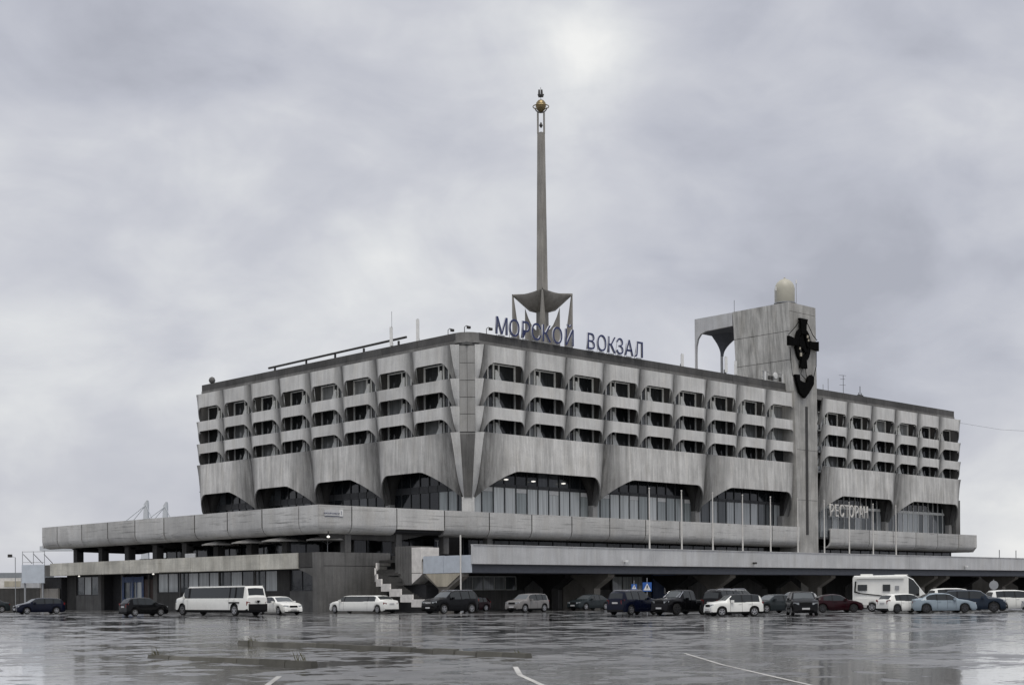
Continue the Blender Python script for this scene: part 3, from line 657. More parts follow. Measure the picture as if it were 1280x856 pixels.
# ------------------------------------------------------------------ lettering
def text_mesh(ch, size, ext, w=1.0, bold=0):
    cu = bpy.data.curves.new('t', 'FONT'); cu.body = ch; cu.size = size; cu.extrude = ext; cu.align_x = 'CENTER'; cu.offset = bold; cu.resolution_u = 4
    ob = bpy.data.objects.new('t', cu); COL.objects.link(ob); dg = bpy.context.evaluated_depsgraph_get()
    me = bpy.data.meshes.new_from_object(ob.evaluated_get(dg)); bpy.data.objects.remove(ob)
    me.transform(Matrix.Rotation(R(90), 4, 'X')); me.transform(Matrix.Scale(w, 4, (1, 0, 0)))
    return me
def sign_letters(root, s, xs_, z, size, ext, mat, w, bold, side=None, name='letter'):
    for ch, x in zip(s, xs_):
        if ch == ' ': continue
        me = text_mesh(ch, size, ext, w, bold); me.materials.clear(); me.materials.append(mat)
        if side:
            me.materials.append(side)
            for p in me.polygons: p.material_index = 0 if p.normal.y < -.5 else 1
        put(name, me, root, (x, 0, z))
rs = thing('roof_sign', 'navy blue Cyrillic letters МОРСКОЙ ВОКЗАЛ standing along the roof edge', 'sign', (0, .7, 28.05))
word = 'МОРСКОЙ ВОКЗАЛ'
lx = [5.55, 7.35, 9.0, 10.55, 12.05, 13.75, 15.6, 0, 19.0, 20.75, 22.35, 23.75, 25.3, 27.0]
sign_letters(rs, word, lx, .12, 2.45, .09, M['navy'], .92, -.004, M['letside'])
for x, ch in zip(lx, word):
    if ch != ' ': MB().tube([(x - .3, .5, -.5), (x - .3, .12, 1.5)], .03, 5).build('bracket', M['galv'], rs); MB().box(x - .45, x + .45, -.02, .06, -.02, .06).build('foot', M['galv'], rs)
rr = thing('restaurant_sign', 'white Cyrillic letters РЕСТОРАН in front of the dark glazing below the sails', 'sign', (0, .1, 11.3))
word = 'РЕСТОРАН'
sign_letters(rr, word, [64.65, 65.85, 67.05, 68.2, 69.35, 70.55, 71.65, 72.85], .1, 2.2, .08, M['pole'], .74, .004)
MB().box(64.1, 73.4, .1, .16, .02, .09).build('rail', M['galv'], rr)
for x in (67.6, 69, 71.1): MB().box(x - .04, x + .04, .12, .2, .09, 3.5).build('hanger', M['dframe'], rr)
ss = thing('street_sign', 'small white street name plate with house number fixed on the terrace parapet', 'sign', (-18.1, ty - .06, 8.75))
MB().box(0, 1.62, 0, .04, 0, .56).build('plate', M['plate'], ss); MB().box(1.66, 2.1, 0, .04, -.02, .58).build('number_plate', M['white'], ss)
for s_, x, sz in (('МОРСКОЙ СЛАВЫ ПЛ.', .81, .165), ('1', 1.88, .5)):
    me = text_mesh(s_, sz, .004); me.materials.clear(); me.materials.append(M['navy']); put('lettering', me, ss, (x, -.012, .16 if sz < .3 else .12))
MB().box(0, 2.1, -.002, .0, -.06, -.025).build('blue_edge', M['navy'], ss)
# ------------------------------------------------------------------ spire
SPX, SPY = 29.5, 18.5
sp = thing('spire', 'tall tapering grey spire topped by a gilded globe, on four legs on the roof', 'spire', (SPX, SPY, 26.95))
z0 = 26.95
def Zl(z): return z - z0
ms = MB()
for (za, wa), (zb, wb) in (((27, .72), (38.2, .66)), ((38.2, .62), (58.4, .42))):
    q = lambda w, z: [(-w, -w, Zl(z)), (w, -w, Zl(z)), (w, w, Zl(z)), (-w, w, Zl(z))]
    ms.add(q(wa * .8, za) + q(wb * .8, zb), [(0, 3, 2, 1), (4, 5, 6, 7)] + [(i, (i + 1) % 4, 4 + (i + 1) % 4, 4 + i) for i in range(4)])
mast = ms.build('mast', M['mast'], sp)
for sx in (-1, 1):
    d_ = Vector((.36 * sx * .75, -.36 * sx * .75, 0))
    MB().tube([d_ + Vector((0, 0, Zl(58.3))), d_ + Vector((0, 0, Zl(60.9)))], .12, 6).build('prong', M['mast'], mast)
MB().lathe([(.05, Zl(59.0)), (.24, Zl(59.3)), (.05, Zl(59.7))], n=10).build('small_knob', M['iron'], mast)
MB().lathe([(.02, Zl(60.95)), (.3, Zl(61.05)), (.5, Zl(61.25)), (.66, Zl(61.7)), (.58, Zl(62.1)), (.36, Zl(62.38)), (.02, Zl(62.5))], n=20).build('globe', M['gold'], sp, smooth=40)
ring = [Vector((math.cos(a) * .98, math.sin(a) * .98, Zl(61.62))) for a in [i * math.pi / 12 for i in range(25)]]
MB().tube(ring, .06, 6, cap=False).build('ring', M['gold'], sp)
br = [Vector((.72 * math.cos(a) * .72, -.72 * math.cos(a) * .7, Zl(61.5 + .62 * math.sin(a)))) for a in [math.pi + i * math.pi / 10 for i in range(11)]]
MB().tube(br, .07, 6).build('bracket', M['iron'], sp)
sh = thing('ship', None, None); bpy.data.objects.remove(sh)
s_ = MB().add([(-.42, 0, Zl(63.15)), (0, .16, Zl(63.1)), (.42, 0, Zl(63.2)), (0, -.16, Zl(63.1)), (-.28, 0, Zl(62.75)), (.3, 0, Zl(62.78))], [(0, 3, 2, 1), (0, 4, 3), (4, 5, 3), (3, 5, 2), (0, 1, 4), (1, 5, 4), (1, 2, 5)])
shp = s_.build('ship_ornament', M['iron'], sp, rz=R(-44))
for x in (-.2, .12): MB().prism([(x - .14, 0, Zl(63.18)), (x + .14, 0, Zl(63.18)), (x + .1, .02, Zl(63.75)), (x - .1, .02, Zl(63.75))], (0, .04, 0)).build('sail', M['iron'], shp)
MB().tube([(0, 0, Zl(62.4)), (0, 0, Zl(64.0))], .03, 5).build('pin', M['iron'], shp)
for ax, ay in ((-1, -1), (1, -1), (-1, 1), (1, 1)):
    c = 2.65; P = lambda w, z: [(ax * c, ay * c, Zl(z)), (ax * (c - w), ay * c, Zl(z)), (ax * (c - w), ay * (c - w), Zl(z)), (ax * c, ay * (c - w), Zl(z))]
    MB().add(P(1.25, 27) + P(.12, 38.5), [(0, 3, 2, 1), (4, 5, 6, 7)] + [(i, (i + 1) % 4, 4 + (i + 1) % 4, 4 + i) for i in range(4)]).build('leg', M['mast'], sp)
    k = 1 / math.sqrt(2); pts = [(ax * r_ * k, ay * r_ * k, Zl(z)) for r_, z in ((.5, 27), (2.2, 27), (2.15, 36.8), (1.75, 35.6), (1.3, 34.6), (.9, 34.1), (.5, 34.0))]
    MB().prism(pts, (ay * .16, -ax * .16, 0)).build('fin', M['mast'], sp)
rows = []
for i in range(17):
    a = -1 + i / 8; row = []
    for j in range(17):
        b_ = -1 + j / 8; rim = max(abs(a), abs(b_))
        zc = 38.45 - 2.1 * ((1 - a * a) * (1 - b_ * b_)) ** .8 - .25 * (1 - min(a * a, b_ * b_)) * rim
        row.append((a * 2.65, b_ * 2.65, Zl(zc)))
    rows.append(row)
MB().shell(rows, lambda p: (p[0], p[1], p[2] - .12)).build('canopy', M['mast'], sp, smooth=50)
for ax, ay in ((1, 0), (-1, 0), (0, 1), (0, -1)):      # raised webs from rim to mast
    pass
for k_, (ax, ay) in enumerate(((-1, 1), (1, -1), (-1, -1), (1, 1))):
    k = 1 / math.sqrt(2); pts = [(ax * r_ * k, ay * r_ * k, Zl(z)) for r_, z in ((.3, 39.0), (1.2, 38.55), (3.7, 38.5), (3.7, 38.3), (2.6, 37.3), (1.6, 36.4), (.8, 36.2), (.3, 36.2))]
    MB().prism(pts, (ay * .1, -ax * .1, 0)).build('sail_web', M['mast'], sp)
# ------------------------------------------------------------------ radome, emblem
rd = thing('radome', 'beige domed radar housing on struts on top of the roof tower', 'radome', (58.1, 2.65, 38.12))
MB().lathe([(1.25, .75), (1.3, .9), (1.3, 2.5), (1.22, 2.95), (1.0, 3.35), (.65, 3.68), (.25, 3.85), (.12, 3.9), (.1, 4.05), (.01, 4.06)], n=24).build('dome', M['radome'], rd, smooth=40)
MB().lathe([(1.4, .62), (1.4, .74)], n=24).build('base_ring', M['galv'], rd)
for k in range(6):
    a = k * math.pi / 3; MB().tube([(1.55 * math.cos(a), 1.55 * math.sin(a), 0), (1.2 * math.cos(a + .35), 1.2 * math.sin(a + .35), .62)], .05, 5).build('strut', M['iron'], rd)
for dx, dy, h in ((-1.5, .3, 1.2), (1.3, -.9, 2.3)):
    t = thing('roof_antenna', f"thin whip antenna {'left' if dx < 0 else 'right'} of the radome on the tower top", 'antenna', (58.1 + dx, 2.65 + dy, 38.12))
    MB().tube([(0, 0, 0), (0, 0, h + 1.2)], .035, 5).build('rod', M['galv'], t); MB().lathe([(.09, h + 1.0), (.09, h + 1.5)], n=8).build('head', M['white'], t)
t = thing('roof_antenna', 'thin rod on the roof of the canopy arm beside the tower', 'antenna', (55.0, 8.4, 38.1)); MB().tube([(0, 0, 0), (0, 0, 1.6)], .03, 5).build('rod', M['iron'], t)
em = thing('anchor_emblem', 'black iron emblem of a cross, ring and anchor hanging on the front of the tower', 'emblem', (57.3, -.75, 33.1))
def eplate(name, pts, th=.3, y=0): return MB().prism([(a, y, b_) for a, b_ in pts], (0, th, 0)).build(name, M['black'], em)
eplate('cross_arm', [(-.9, 3.15), (.9, 3.15), (.6, 2.4), (.55, 1.2), (-.55, 1.2), (-.6, 2.4)], .35, -.1)
eplate('cross_arm', [(-3.3, .62), (-2.2, .45), (-1.2, .45), (-1.2, -.45), (-2.2, -.48), (-3.3, -.6)], .35, -.1)
eplate('cross_arm', [(3.3, .6), (2.2, .45), (1.2, .45), (1.2, -.45), (2.2, -.48), (3.3, -.62)], .35, -.1)
eplate('stem', [(-.45, -1.6), (.45, -1.6), (.6, -2.3), (.7, -3.15), (-.7, -3.15), (-.6, -2.3)], .35, -.1)
rg = [(math.sin(a) * (1.72 + .1 * math.cos(2 * a)), math.cos(a) * (2.3 if math.cos(a) < 0 else 1.95)) for a in [i * math.pi / 12 for i in range(25)]]
mb = MB()
for (x0, y0), (x1, y1) in zip(rg, rg[1:]):
    mb.add([(x0, 0, y0), (x1, 0, y1), (x1 * .62, 0, y1 * .62), (x0 * .62, 0, y0 * .62), (x0, .3, y0), (x1, .3, y1), (x1 * .62, .3, y1 * .62), (x0 * .62, .3, y0 * .62)], [(0, 1, 2, 3), (4, 7, 6, 5), (0, 4, 5, 1), (2, 6, 7, 3)])
mb.build('ring', M['black'], em, recalc=False)
eplate('boss', [(-1.0, .5), (-.2, 1.1), (.1, .4), (.45, -.4), (.9, -1.0), (.3, -1.15), (-.15, -.6), (-.9, -.7)], .35, -.05)
eplate('boss', [(.35, 1.1), (1.1, .6), (1.15, -.4), (.75, -.3), (.55, .4)], .3, -.05)
for x, z, s_ in ((-.75, -1.5, .16), (-.95, -.75, .1), (.75, .95, .12), (.95, .5, .1)): MB().prism([(x - s_, -.16, z - s_ * 1.4), (x + s_, -.16, z - s_ * 1.4), (x + s_, -.16, z + s_ * 1.4), (x - s_, -.16, z + s_ * 1.4)], (0, .1, 0)).build('rivet', M['beige'], em)
eplate('fluke', [(-1.9, -4.1), (-.95, -4.05), (-.8, -4.75), (0, -4.95), (.75, -4.85), (1.0, -4.2), (1.7, -3.8), (2.25, -4.1), (2.2, -5.0), (1.1, -6.2), (.2, -6.95), (-.9, -6.3), (-1.45, -5.2)], .35, -.05)
for pts in ([(-.7, 3.0), (-1.6, 2.0), (-3.2, .75)], [(.7, 3.0), (1.4, 2.2), (2.2, 1.3), (3.1, .75)], [(-2.9, -.7), (-2.75, -2.5), (-2.4, -4.3), (-1.7, -4.6)], [(2.9, -.7), (2.85, -2.6), (2.3, -4.0)], [(-.2, -3.1), (-.6, -3.9), (.6, -4.6), (1.0, -4.2)], [(.4, -3.1), (.6, -3.9), (.9, -4.4)]):
    MB().tube([(a, .05, b_) for a, b_ in pts], .05, 5).build('rope', M['black'], em)
# ------------------------------------------------------------------ things on the roof
def pantenna(x, y, z, h, label, tilt=0):
    t = thing('panel_antenna', label, 'antenna', (x, y, z), tilt)
    MB().box(-.16, .16, -.1, .08, .1, h).build('panel', M['white'], t); MB().tube([(0, .16, -.9), (0, .16, h + .1)], .05, 6).build('mast', M['galv'], t)
    MB().box(-.12, .12, .2, .45, .0, .5).build('radio_box', M['iron'], t); return t
t1 = pantenna(1.4, 13.5, 28.1, 2.1, 'white panel antenna with cables on the left roof edge by the end of the rail', R(-50)); MB().tube([(.05, .1, 2), (.05, .1, 3.8)], .025, 4).build('whip', M['galv'], t1)
pantenna(1.4, 9.1, 28.0, 2.4, 'tall white panel antenna nearest the rounded corner on the left roof edge', R(-50))
pantenna(35.6, 1.4, 28.0, 1.6, 'white panel antenna alone on the roof edge right of the blue letters', R(-30))
pantenna(44.0, 1.4, 28.2, 2.0, 'pale panel antenna beside the right leg of the canopy arm', R(-30)); pantenna(45.9, 1.4, 28.1, 1.8, 'pale panel antenna on the roof edge just left of the tower side wall', R(-60))
t = thing('antenna_frame', 'steel frame with small antennas and a round white dish before the tower wall', 'antenna frame', (51.5, 1.3, 28.0))
for x in (0, 2.2, 4.2): MB().tube([(x, 0, -1), (x, 0, 1.3)], .05, 5).build('post', M['galv'], t)
for z in (.5, 1.2): MB().tube([(-.3, 0, z), (4.5, 0, z)], .04, 5).build('rail', M['galv'], t)
MB().lathe([(.1, -.05), (.42, -.02), (.42, .1), (.1, .14)], (2.4, -.15, .9), 14, 'y').build('dish', M['white'], t)
for x in (.2, 4.0): MB().box(x - .13, x + .13, -.2, -.05, -.3, 1.2).build('panel', M['white'], t)
for x in (.9, 1.5, 3.2): MB().box(x, x + .35, -.18, -.02, .25, .75).build('radio_box', M['iron'], t)
t = thing('tv_antenna', 'thin old television aerial with cross rods right of the tower', 'antenna', (69.8, 1.5, 27.6))
MB().tube([(0, 0, 0), (0, 0, 3.0)], .035, 5).build('mast', M['iron'], t)
for z, w_ in ((2.9, 1.0), (2.4, .7), (1.6, .9)): MB().tube([(-w_, 0, z), (w_, .2, z + .15)], .022, 4).build('rod', M['iron'], t)
for x, h, n_ in ((65.0, 1.3, 'shorter'), (66.2, 2.2, 'taller')):
    t = thing('rod_antenna', f'{n_} of the two thin rods on the roof just right of the tower', 'antenna', (x, 1.5, 27.6)); MB().tube([(0, 0, 0), (0, 0, h)], .04, 5).build('rod', M['galv'], t); MB().box(-.1, .1, -.1, .1, -.7, 0).build('base', M['iron'], t)
t = thing('roof_cabinet', 'small dark antenna cluster on the parapet of the right wing', 'antenna', (73.9, 1.5, 27.6))
for x in (-.35, 0, .35): MB().tube([(x, 0, 0), (x, 0, 1.0 + .9 * (x == 0))], .05, 5).build('rod', M['iron'], t)
MB().box(-.5, .5, -.2, .2, .1, .7).build('box', M['iron'], t)
for i, (x, y, n_) in enumerate(((1.5, 4.4, 'dark floodlight left of the rounded roof corner'), (1.7, 2.1, 'lamp on a hooked bracket above the rounded roof corner'), (4.0, 1.3, 'low lamp on the roof between the rounded corner and the first blue letter'))):
    t = thing('roof_lamp', n_, 'lamp', (x, y, 28.0)); MB().tube([(0, 0, 0), (0, 0, .65), (.15, -.1, .8), (.35, -.2, .75)], .04, 5).build('bracket', M['iron'], t); MB().box(.2, .55, -.35, -.1, .5, .75).build('head', M['iron'], t)
t = thing('roof_pipe', 'long dark horizontal rail on short posts along the left roof edge', 'rail', (3, 0, 0))
MB().tube([(0, 38.9, 29.0), (0, 12.9, 29.25)], .13, 6).build('pipe', M['iron'], t)
for y in (37.6, 31.2, 25.6, 20.3, 14.2): MB().box(-.09, .09, y - .09, y + .09, 26.9, 29.0).build('post', M['iron'], t)
t = thing('ball_camera', 'round grey ball on the parapet at the far left end of the roof', 'camera', (1.2, 48.7, 28.0)); MB().lathe([(.05, 0), (.3, .15), (.42, .45), (.3, .78), (.05, .9)], n=12).build('ball', M['mid'], t, smooth=60); MB().box(-.2, .2, -.2, .2, -.3, .02).build('base', M['iron'], t)
for x, n_ in ((12.0, 'fourth sail from the corner'),): pass
for x, i in ((7.2, 0), (11.2, 1), (15.8, 2)):
    t = thing('ceiling_lamp', f"{['leftmost','middle','right'][i]} of three lit lamps under the first big sail right of the corner", 'lamp', (x, 1.9, 13.35)); MB().lathe([(.05, .0), (.24, .05), (.24, .12), (.05, .16)], n=12).build('bulb', M['lamp'], t); MB().tube([(0, 0, .16), (0, 0, 1.4)], .02, 4).build('rod', M['iron'], t)
# overhead cable to the right
t = thing('overhead_cable', 'thin cable running off to the right from the end of the roof', 'cable', (0, 0, 0)); MB().tube([(98.6, .2, 26.3), (110, -.5, 26.1), (125, -2, 26.6), (145, -4, 27.6)], .015, 4).build('wire', M['iron'], t)
# ------------------------------------------------------------------ cafe parasols, rails
for i, (x, y, w_, n_) in enumerate(((-16.8, 18.6, 1.9, 'half hidden grey parasol furthest left under the terrace'), (-16.8, 12.8, 2.1, 'grey parasol with lit tip, second from the left under the terrace'), (-16.8, 7.4, 2.2, 'widest grey parasol left of the corner pillar'), (-15.6, 2.2, 2.0, 'grey parasol right of the corner pillar under the street plate'))):
    t = thing('parasol', n_, 'parasol', (x, y, 4.42)); n = 8; zc = 2.75; vs = [(0, 0, zc)] + [(w_ * math.cos(k * math.pi / 4), w_ * math.sin(k * math.pi / 4), zc - .42) for k in range(8)] + [(w_ * math.cos(k * math.pi / 4), w_ * math.sin(k * math.pi / 4), zc - .56) for k in range(8)] + [(0, 0, zc - .05)]
    MB().add(vs, [(0, 1 + k, 1 + (k + 1) % 8) for k in range(8)] + [(1 + k, 9 + k, 9 + (k + 1) % 8, 1 + (k + 1) % 8) for k in range(8)] + [(17, 1 + (k + 1) % 8, 1 + k) for k in range(8)]).build('canopy', M['canvas'], t, recalc=False)
    MB().tube([(0, 0, 0), (0, 0, zc)], .035, 6).build('pole', M['galv'], t)
    for k in range(8): MB().tube([(0, 0, zc - .9), (w_ * .55 * math.cos(k * math.pi / 4), w_ * .55 * math.sin(k * math.pi / 4), zc - .3)], .015, 4).build('rib', M['galv'], t)
for i, (y, n_) in enumerate(((45.4, 'white railing frame between the two leftmost dark columns'), (39.4, 'white railing frame between the second and third dark columns'))):
    t = thing('railing', n_, 'railing', (-7.5, y, 4.4))
    MB().box(-.04, .04, -2, 6, 1.6, 1.7).build('rail', M['pole'], t); MB().box(-.04, .04, -2, 6, .7, .78).build('rail', M['pole'], t)
    for q in (-2, 0, 2, 4, 6): MB().box(-.05, .05, q - .05, q + .05, 0, 1.6).build('post', M['pole'], t)
t = thing('white_table', 'small white board standing on the lower deck behind the pale beam', 'board', (-17.6, 23.0, 4.42)); MB().box(-.04, .04, -1.0, 1.0, .55, 1.5).build('board', M['white'], t)
for y in (-.8, .8): MB().box(-.03, .03, y - .03, y + .03, 0, .55).build('leg', M['galv'], t)
for y, z, n_ in ((47.2, 3.85, 'left'), (30.5, 3.85, 'right')):
    t = thing('wall_lamp', f'small lit lamp under the lower deck, {n_} one of the two', 'lamp', (-17.6, y, z)); MB().lathe([(.03, 0), (.11, .04), (.11, .12), (.03, .16)], n=10).build('bulb', M['lamp'], t); MB().box(-.05, .05, -.05, .05, .2, .32).build('holder', M['iron'], t)
t = thing('wall_lamp', 'round lit lamp under the terrace beside the corner pillar', 'lamp', (-17.4, -.35, 6.75)); MB().lathe([(.03, 0), (.14, .06), (.14, .15), (.03, .22)], n=10).build('bulb', M['lamp'], t); MB().box(-.04, .04, -.04, .04, .26, .6).build('holder', M['iron'], t)
t = thing('letter_sign', 'small dim sign with a white letter T in the recess under the terrace', 'sign', (-2.6, 1.6, 5.3)); MB().box(-.45, .45, 0, .06, .0, .6).build('lower_board', M['mid'], t); MB().box(-.35, .35, 0, .05, .75, 1.75).build('upper_board', M['girder'], t)
me = text_mesh('T', 1.1, .01); me.materials.clear(); me.materials.append(M['white']); put('letter', me, t, (0, -.03, .85))
# small cameras on the viaduct fascia
for x, n_ in ((7.7, 'white camera on the viaduct fascia above the dark blue SUV'), (28.3, 'dark camera on the viaduct fascia above the white crossover'), (73.5, 'white camera on the viaduct fascia above the light blue sedan'), ):
    t = thing('fascia_camera', n_, 'camera', (x, -14.12, 4.55)); MB().box(-.08, .08, -.02, .1, -.1, .15).build('mount', M['galv'], t); MB().box(-.4, .05, -.35, -.1, -.05, .15).build('housing', M['white'] if '28' not in str(x) else M['iron'], t)
# ------------------------------------------------------------------ signs
def xwalk(x, y, z, s, label):
    t = thing('crosswalk_sign', label, 'sign', (x, y, 0), YAW - math.pi / 2)
    MB().box(-s, s, -.02, .02, z - s, z + s).build('panel', M['bluesign'], t)
    MB().prism([(-s * .82, -.03, z - s * .75), (s * .82, -.03, z - s * .75), (0, -.03, z + s * .8)], (0, .008, 0)).build('white_triangle', M['white'], t)
    MB().prism([(-s * .2, -.04, z - s * .6), (0, -.04, z - s * .1), (s * .25, -.04, z - s * .6), (s * .12, -.04, z + s * .05), (s * .12, -.04, z + s * .35), (-s * .1, -.04, z + s * .35), (-s * .12, -.04, z)], (0, .006, 0)).build('walking_figure', M['black'], t)
    MB().tube([(0, .05, 0), (0, .05, z + s + .35)], .035, 6).build('post', M['galv'], t)
xwalk(-9.4, -31.5, 2.02, .36, 'blue crosswalk sign with white triangle above the pickup bonnet')
xwalk(4.5, -18, 2.1, .26, 'smaller crosswalk sign behind, seen just right of the first one')
t = thing('round_sign', 'grey back of a round traffic sign on a pole near the right edge', 'sign', (10.4, -50.5, 0), YAW - math.pi / 2); MB().lathe([(.36, -.02), (.36, .02)], (0, 0, 1.95), 20, 'y').build('disc', M['galv'], t); MB().tube([(0, .05, 0), (0, .05, 2.4)], .035, 6).build('post', M['galv'], t)
for x, n_ in ((110.2, 'left'), (115.6, 'right')):
    t = thing('lamp_stub', f'thin grey post standing behind the viaduct at the far right, {n_} of two', 'post', (x, 0, 4.8)); MB().tube([(0, 0, 0), (0, 0, 2.9)], .07, 6).build('post', M['galv'], t); MB().box(-.15, .15, -.15, .15, -.05, .1).build('base', M['galv'], t)
# ------------------------------------------------------------------ left background
bb = thing('billboard', 'plain pale blue billboard with open scaffold frame at the left end of the terminal', 'billboard', (-31.8, 28.9, 0), math.atan2(-1.52, 1.58))
MB().box(-1.1, 1.12, 0, .12, 2.95, 4.75).build('panel', M['fascia2'], bb)
for x in (-1.08, 0, 1.1): MB().tube([(x, .2, 2.9), (x, .2, 6.1)], .03, 4).build('upright', M['galv'], bb)
for z in (5.0, 6.05): MB().tube([(-1.1, .2, z), (1.1, .2, z)], .025, 4).build('crossbar', M['galv'], bb)
for x in (-1.0, .05, 1.05): MB().tube([(x, .2, 5.8), (x + .6, 1.0, 4.9)], .035, 4).build('diagonal', M['iron'], bb)
MB().box(-.95, -.8, .2, .35, 0, 2.95).build('post', M['galv'], bb); MB().box(.8, .95, .2, .35, 0, 2.95).build('post', M['galv'], bb)
me = text_mesh('II', .2, .004); me.materials.clear(); bpy.data.meshes.remove(me)
fl_ = thing('flood_lamp', 'small dark floodlight on an arm left of the pale blue billboard', 'lamp', (-33.0, 30.2, 0)); MB().tube([(0, 0, 0), (0, 0, 5.5), (-.3, .2, 5.6)], .04, 5).build('arm', M['galv'], fl_); MB().box(-.6, -.25, .1, .4, 5.5, 5.8).build('head', M['iron'], fl_)
AB = math.atan2(-.69, .72)
w = thing('boundary_wall', 'dark brown boundary wall behind the cars at the left edge', 'wall', (-24.1, 43.8, 0), AB)
for k in range(12): MB().box(-26 + k * 2.17, -26 + (k + 1) * 2.17 - .03, 0, .3, 0, 2.55 + .02 * (k % 2)).build('wall_panel', M['dark'], w)
t = thing('low_shed', 'low pale shed with a sloping roof behind the wall at the left edge', 'building', (-13.2, 66.4, 0), AB)
MB().prism([(-30, 0, 0), (0, 0, 0), (0, 0, 3.0), (-1.5, 0, 4.0), (-6, 0, 4.0), (-30, 0, 2.7)], (0, 6, 0)).build('wall', M['offwhite'], t)
MB().box(-4.5, -2.2, -.05, .02, 2.9, 3.6).build('window', M['beige'], t)
t = thing('far_shed', 'long grey flat-roofed hall low on the horizon at the left edge', 'building', (7.4, 115.9, 0), AB)
MB().box(-60, 0, 0, 12, 0, 4.6).build('wall', M['mid'], t); MB().box(-61, 1, -1, 13, 4.6, 5.5).build('roof', M['farroof'], t)
# far cable-stayed bridge
br = thing('cable_bridge', 'distant pale cable-stayed bridge whose two pylons rise above the terrace', 'bridge')
hz = M['far']
for px_, top_, w_ in ((183, 625, 8), (207, 627, 8)):
    c = Vector((-94.8, -104.7, 0)) + (F + RT * ((px_ - 640) / 1770)) * 1500; H_ = 1.6 + (741 + .0074 * (640 - px_) - top_) * 1500 / 1770
    d = RT; leg = MB()
    for s_ in (-1,):
        P = lambda q, z, hw: [tuple(c + d * (q - hw) + Vector((0, 0, z))), tuple(c + d * (q + hw) + Vector((0, 0, z))), tuple(c + d * (q + hw) + F * 6 + Vector((0, 0, z))), tuple(c + d * (q - hw) + F * 6 + Vector((0, 0, z)))]
        leg.add(P(-3, 0, 5) + P(0, H_ * .96, 2.0) + P(1.2, H_, .5), [(0, 3, 2, 1), (8, 9, 10, 11)] + [(i, (i + 1) % 4, 4 + (i + 1) % 4, 4 + i) for i in range(4)] + [(4 + i, 4 + (i + 1) % 4, 8 + (i + 1) % 4, 8 + i) for i in range(4)])
    leg.build('bridge_pylon', hz, br)
    for q in (-55, -35, 20): MB().tube([c + Vector((0, 0, H_ * .95)), c + d * q + Vector((0, 0, 55))], .45, 4).build('stay_cable', hz, br)
c = Vector((-94.8, -104.7, 0)) + F * 1500
MB().prism([tuple(c - RT * 500 + Vector((0, 0, 50))), tuple(c - RT * 260 + Vector((0, 0, 50))), tuple(c - RT * 260 + Vector((0, 0, 55))), tuple(c - RT * 500 + Vector((0, 0, 55)))], F * 12).build('bridge_deck', hz, br)
sea = MB().box(-40, 40, 0, 1, 0, 1)
far = thing('far_shore', None, None); bpy.data.objects.remove(far)
cst = MB()
for k in range(40):
    a = R(-20 + k * 3.6); r0 = 1700; h = 6 + 6 * random.random(); p = Vector((-94.8 + r0 * math.cos(a), -104.7 + r0 * math.sin(a), 0)); tdir = Vector((-math.sin(a), math.cos(a), 0)); od = Vector((math.cos(a), math.sin(a), 0))
    cst.prism([tuple(p - tdir * 55), tuple(p + tdir * 55), tuple(p + tdir * 55 + od * 40), tuple(p - tdir * 55 + od * 40)], (0, 0, h))
tag(cst.build('far_shoreline', M['farroof']), kind='structure')
# ------------------------------------------------------------------ kerb rows, painted lines, weeds
def kerb_row(p0, p1, n, label, w=.28, h=.13):
    p0, p1 = Vector((*p0, 0)), Vector((*p1, 0)); t = thing('kerb_row', label, 'kerb', p0); d = (p1 - p0); ln = d.length; d.normalize(); nrm = Vector((-d.y, d.x, 0)); rr_ = random.Random(3)
    for k in range(n):
        a = d * (ln * k / n + .02) + nrm * rr_.uniform(-.04, .04); b_ = d * (ln * (k + 1) / n - .02) + nrm * rr_.uniform(-.04, .04); hh = h * rr_.uniform(.7, 1.1)
        q = [a - nrm * w / 2, b_ - nrm * w / 2, b_ + nrm * w / 2, a + nrm * w / 2]; iq = [a - nrm * w / 2.8, b_ - nrm * w / 2.8, b_ + nrm * w / 2.8, a + nrm * w / 2.8]
        MB().add([tuple(v_) for v_ in q] + [tuple(v_ + Vector((0, 0, hh))) for v_ in iq], [(0, 3, 2, 1), (4, 5, 6, 7)] + [(i, (i + 1) % 4, 4 + (i + 1) % 4, 4 + i) for i in range(4)]).build('kerb_stone', M['kerb'], t)
kerb_row((-68.8, -64.8), (-70.3, -79.9), 15, 'long low row of broken dark kerb stones across the wet lot', .24, .13)
kerb_row((-76.2, -72.0), (-76.0, -78.8), 7, 'shorter nearer row of low kerb stones on the wet lot', .22, .11)
def weed(x, y, label, s=.25, n=22):
    rr_ = random.Random(int(x * 10)); mb = MB()
    for k in range(n):
        a = rr_.uniform(0, 6.28); l_ = s * rr_.uniform(.5, 1.2); bx, by = rr_.uniform(-.12, .12), rr_.uniform(-.12, .12); dx, dy = math.cos(a) * l_ * .5, math.sin(a) * l_ * .5
        mb.add([(bx, by, 0), (bx + .02, by + .01, 0), (bx + dx * .5 + .01, by + dy * .5, l_ * .6), (bx + dx, by + dy, l_)], [(0, 1, 2), (0, 2, 3)])
    t = mb.build('weed', M['grass'], None, (x, y, .0), recalc=False); tag(t, label, 'weed')
weed(-75.9, -78.2, 'dry weed tuft at the right end of the nearer kerb row', .33); weed(-76.2, -72.3, 'small weed at the left end of the nearer kerb row', .25); weed(-68.9, -65.6, 'small weed at the far left end of the long kerb row', .25); weed(-70.2, -79.5, 'weed tuft at the right end of the long kerb row', .2)
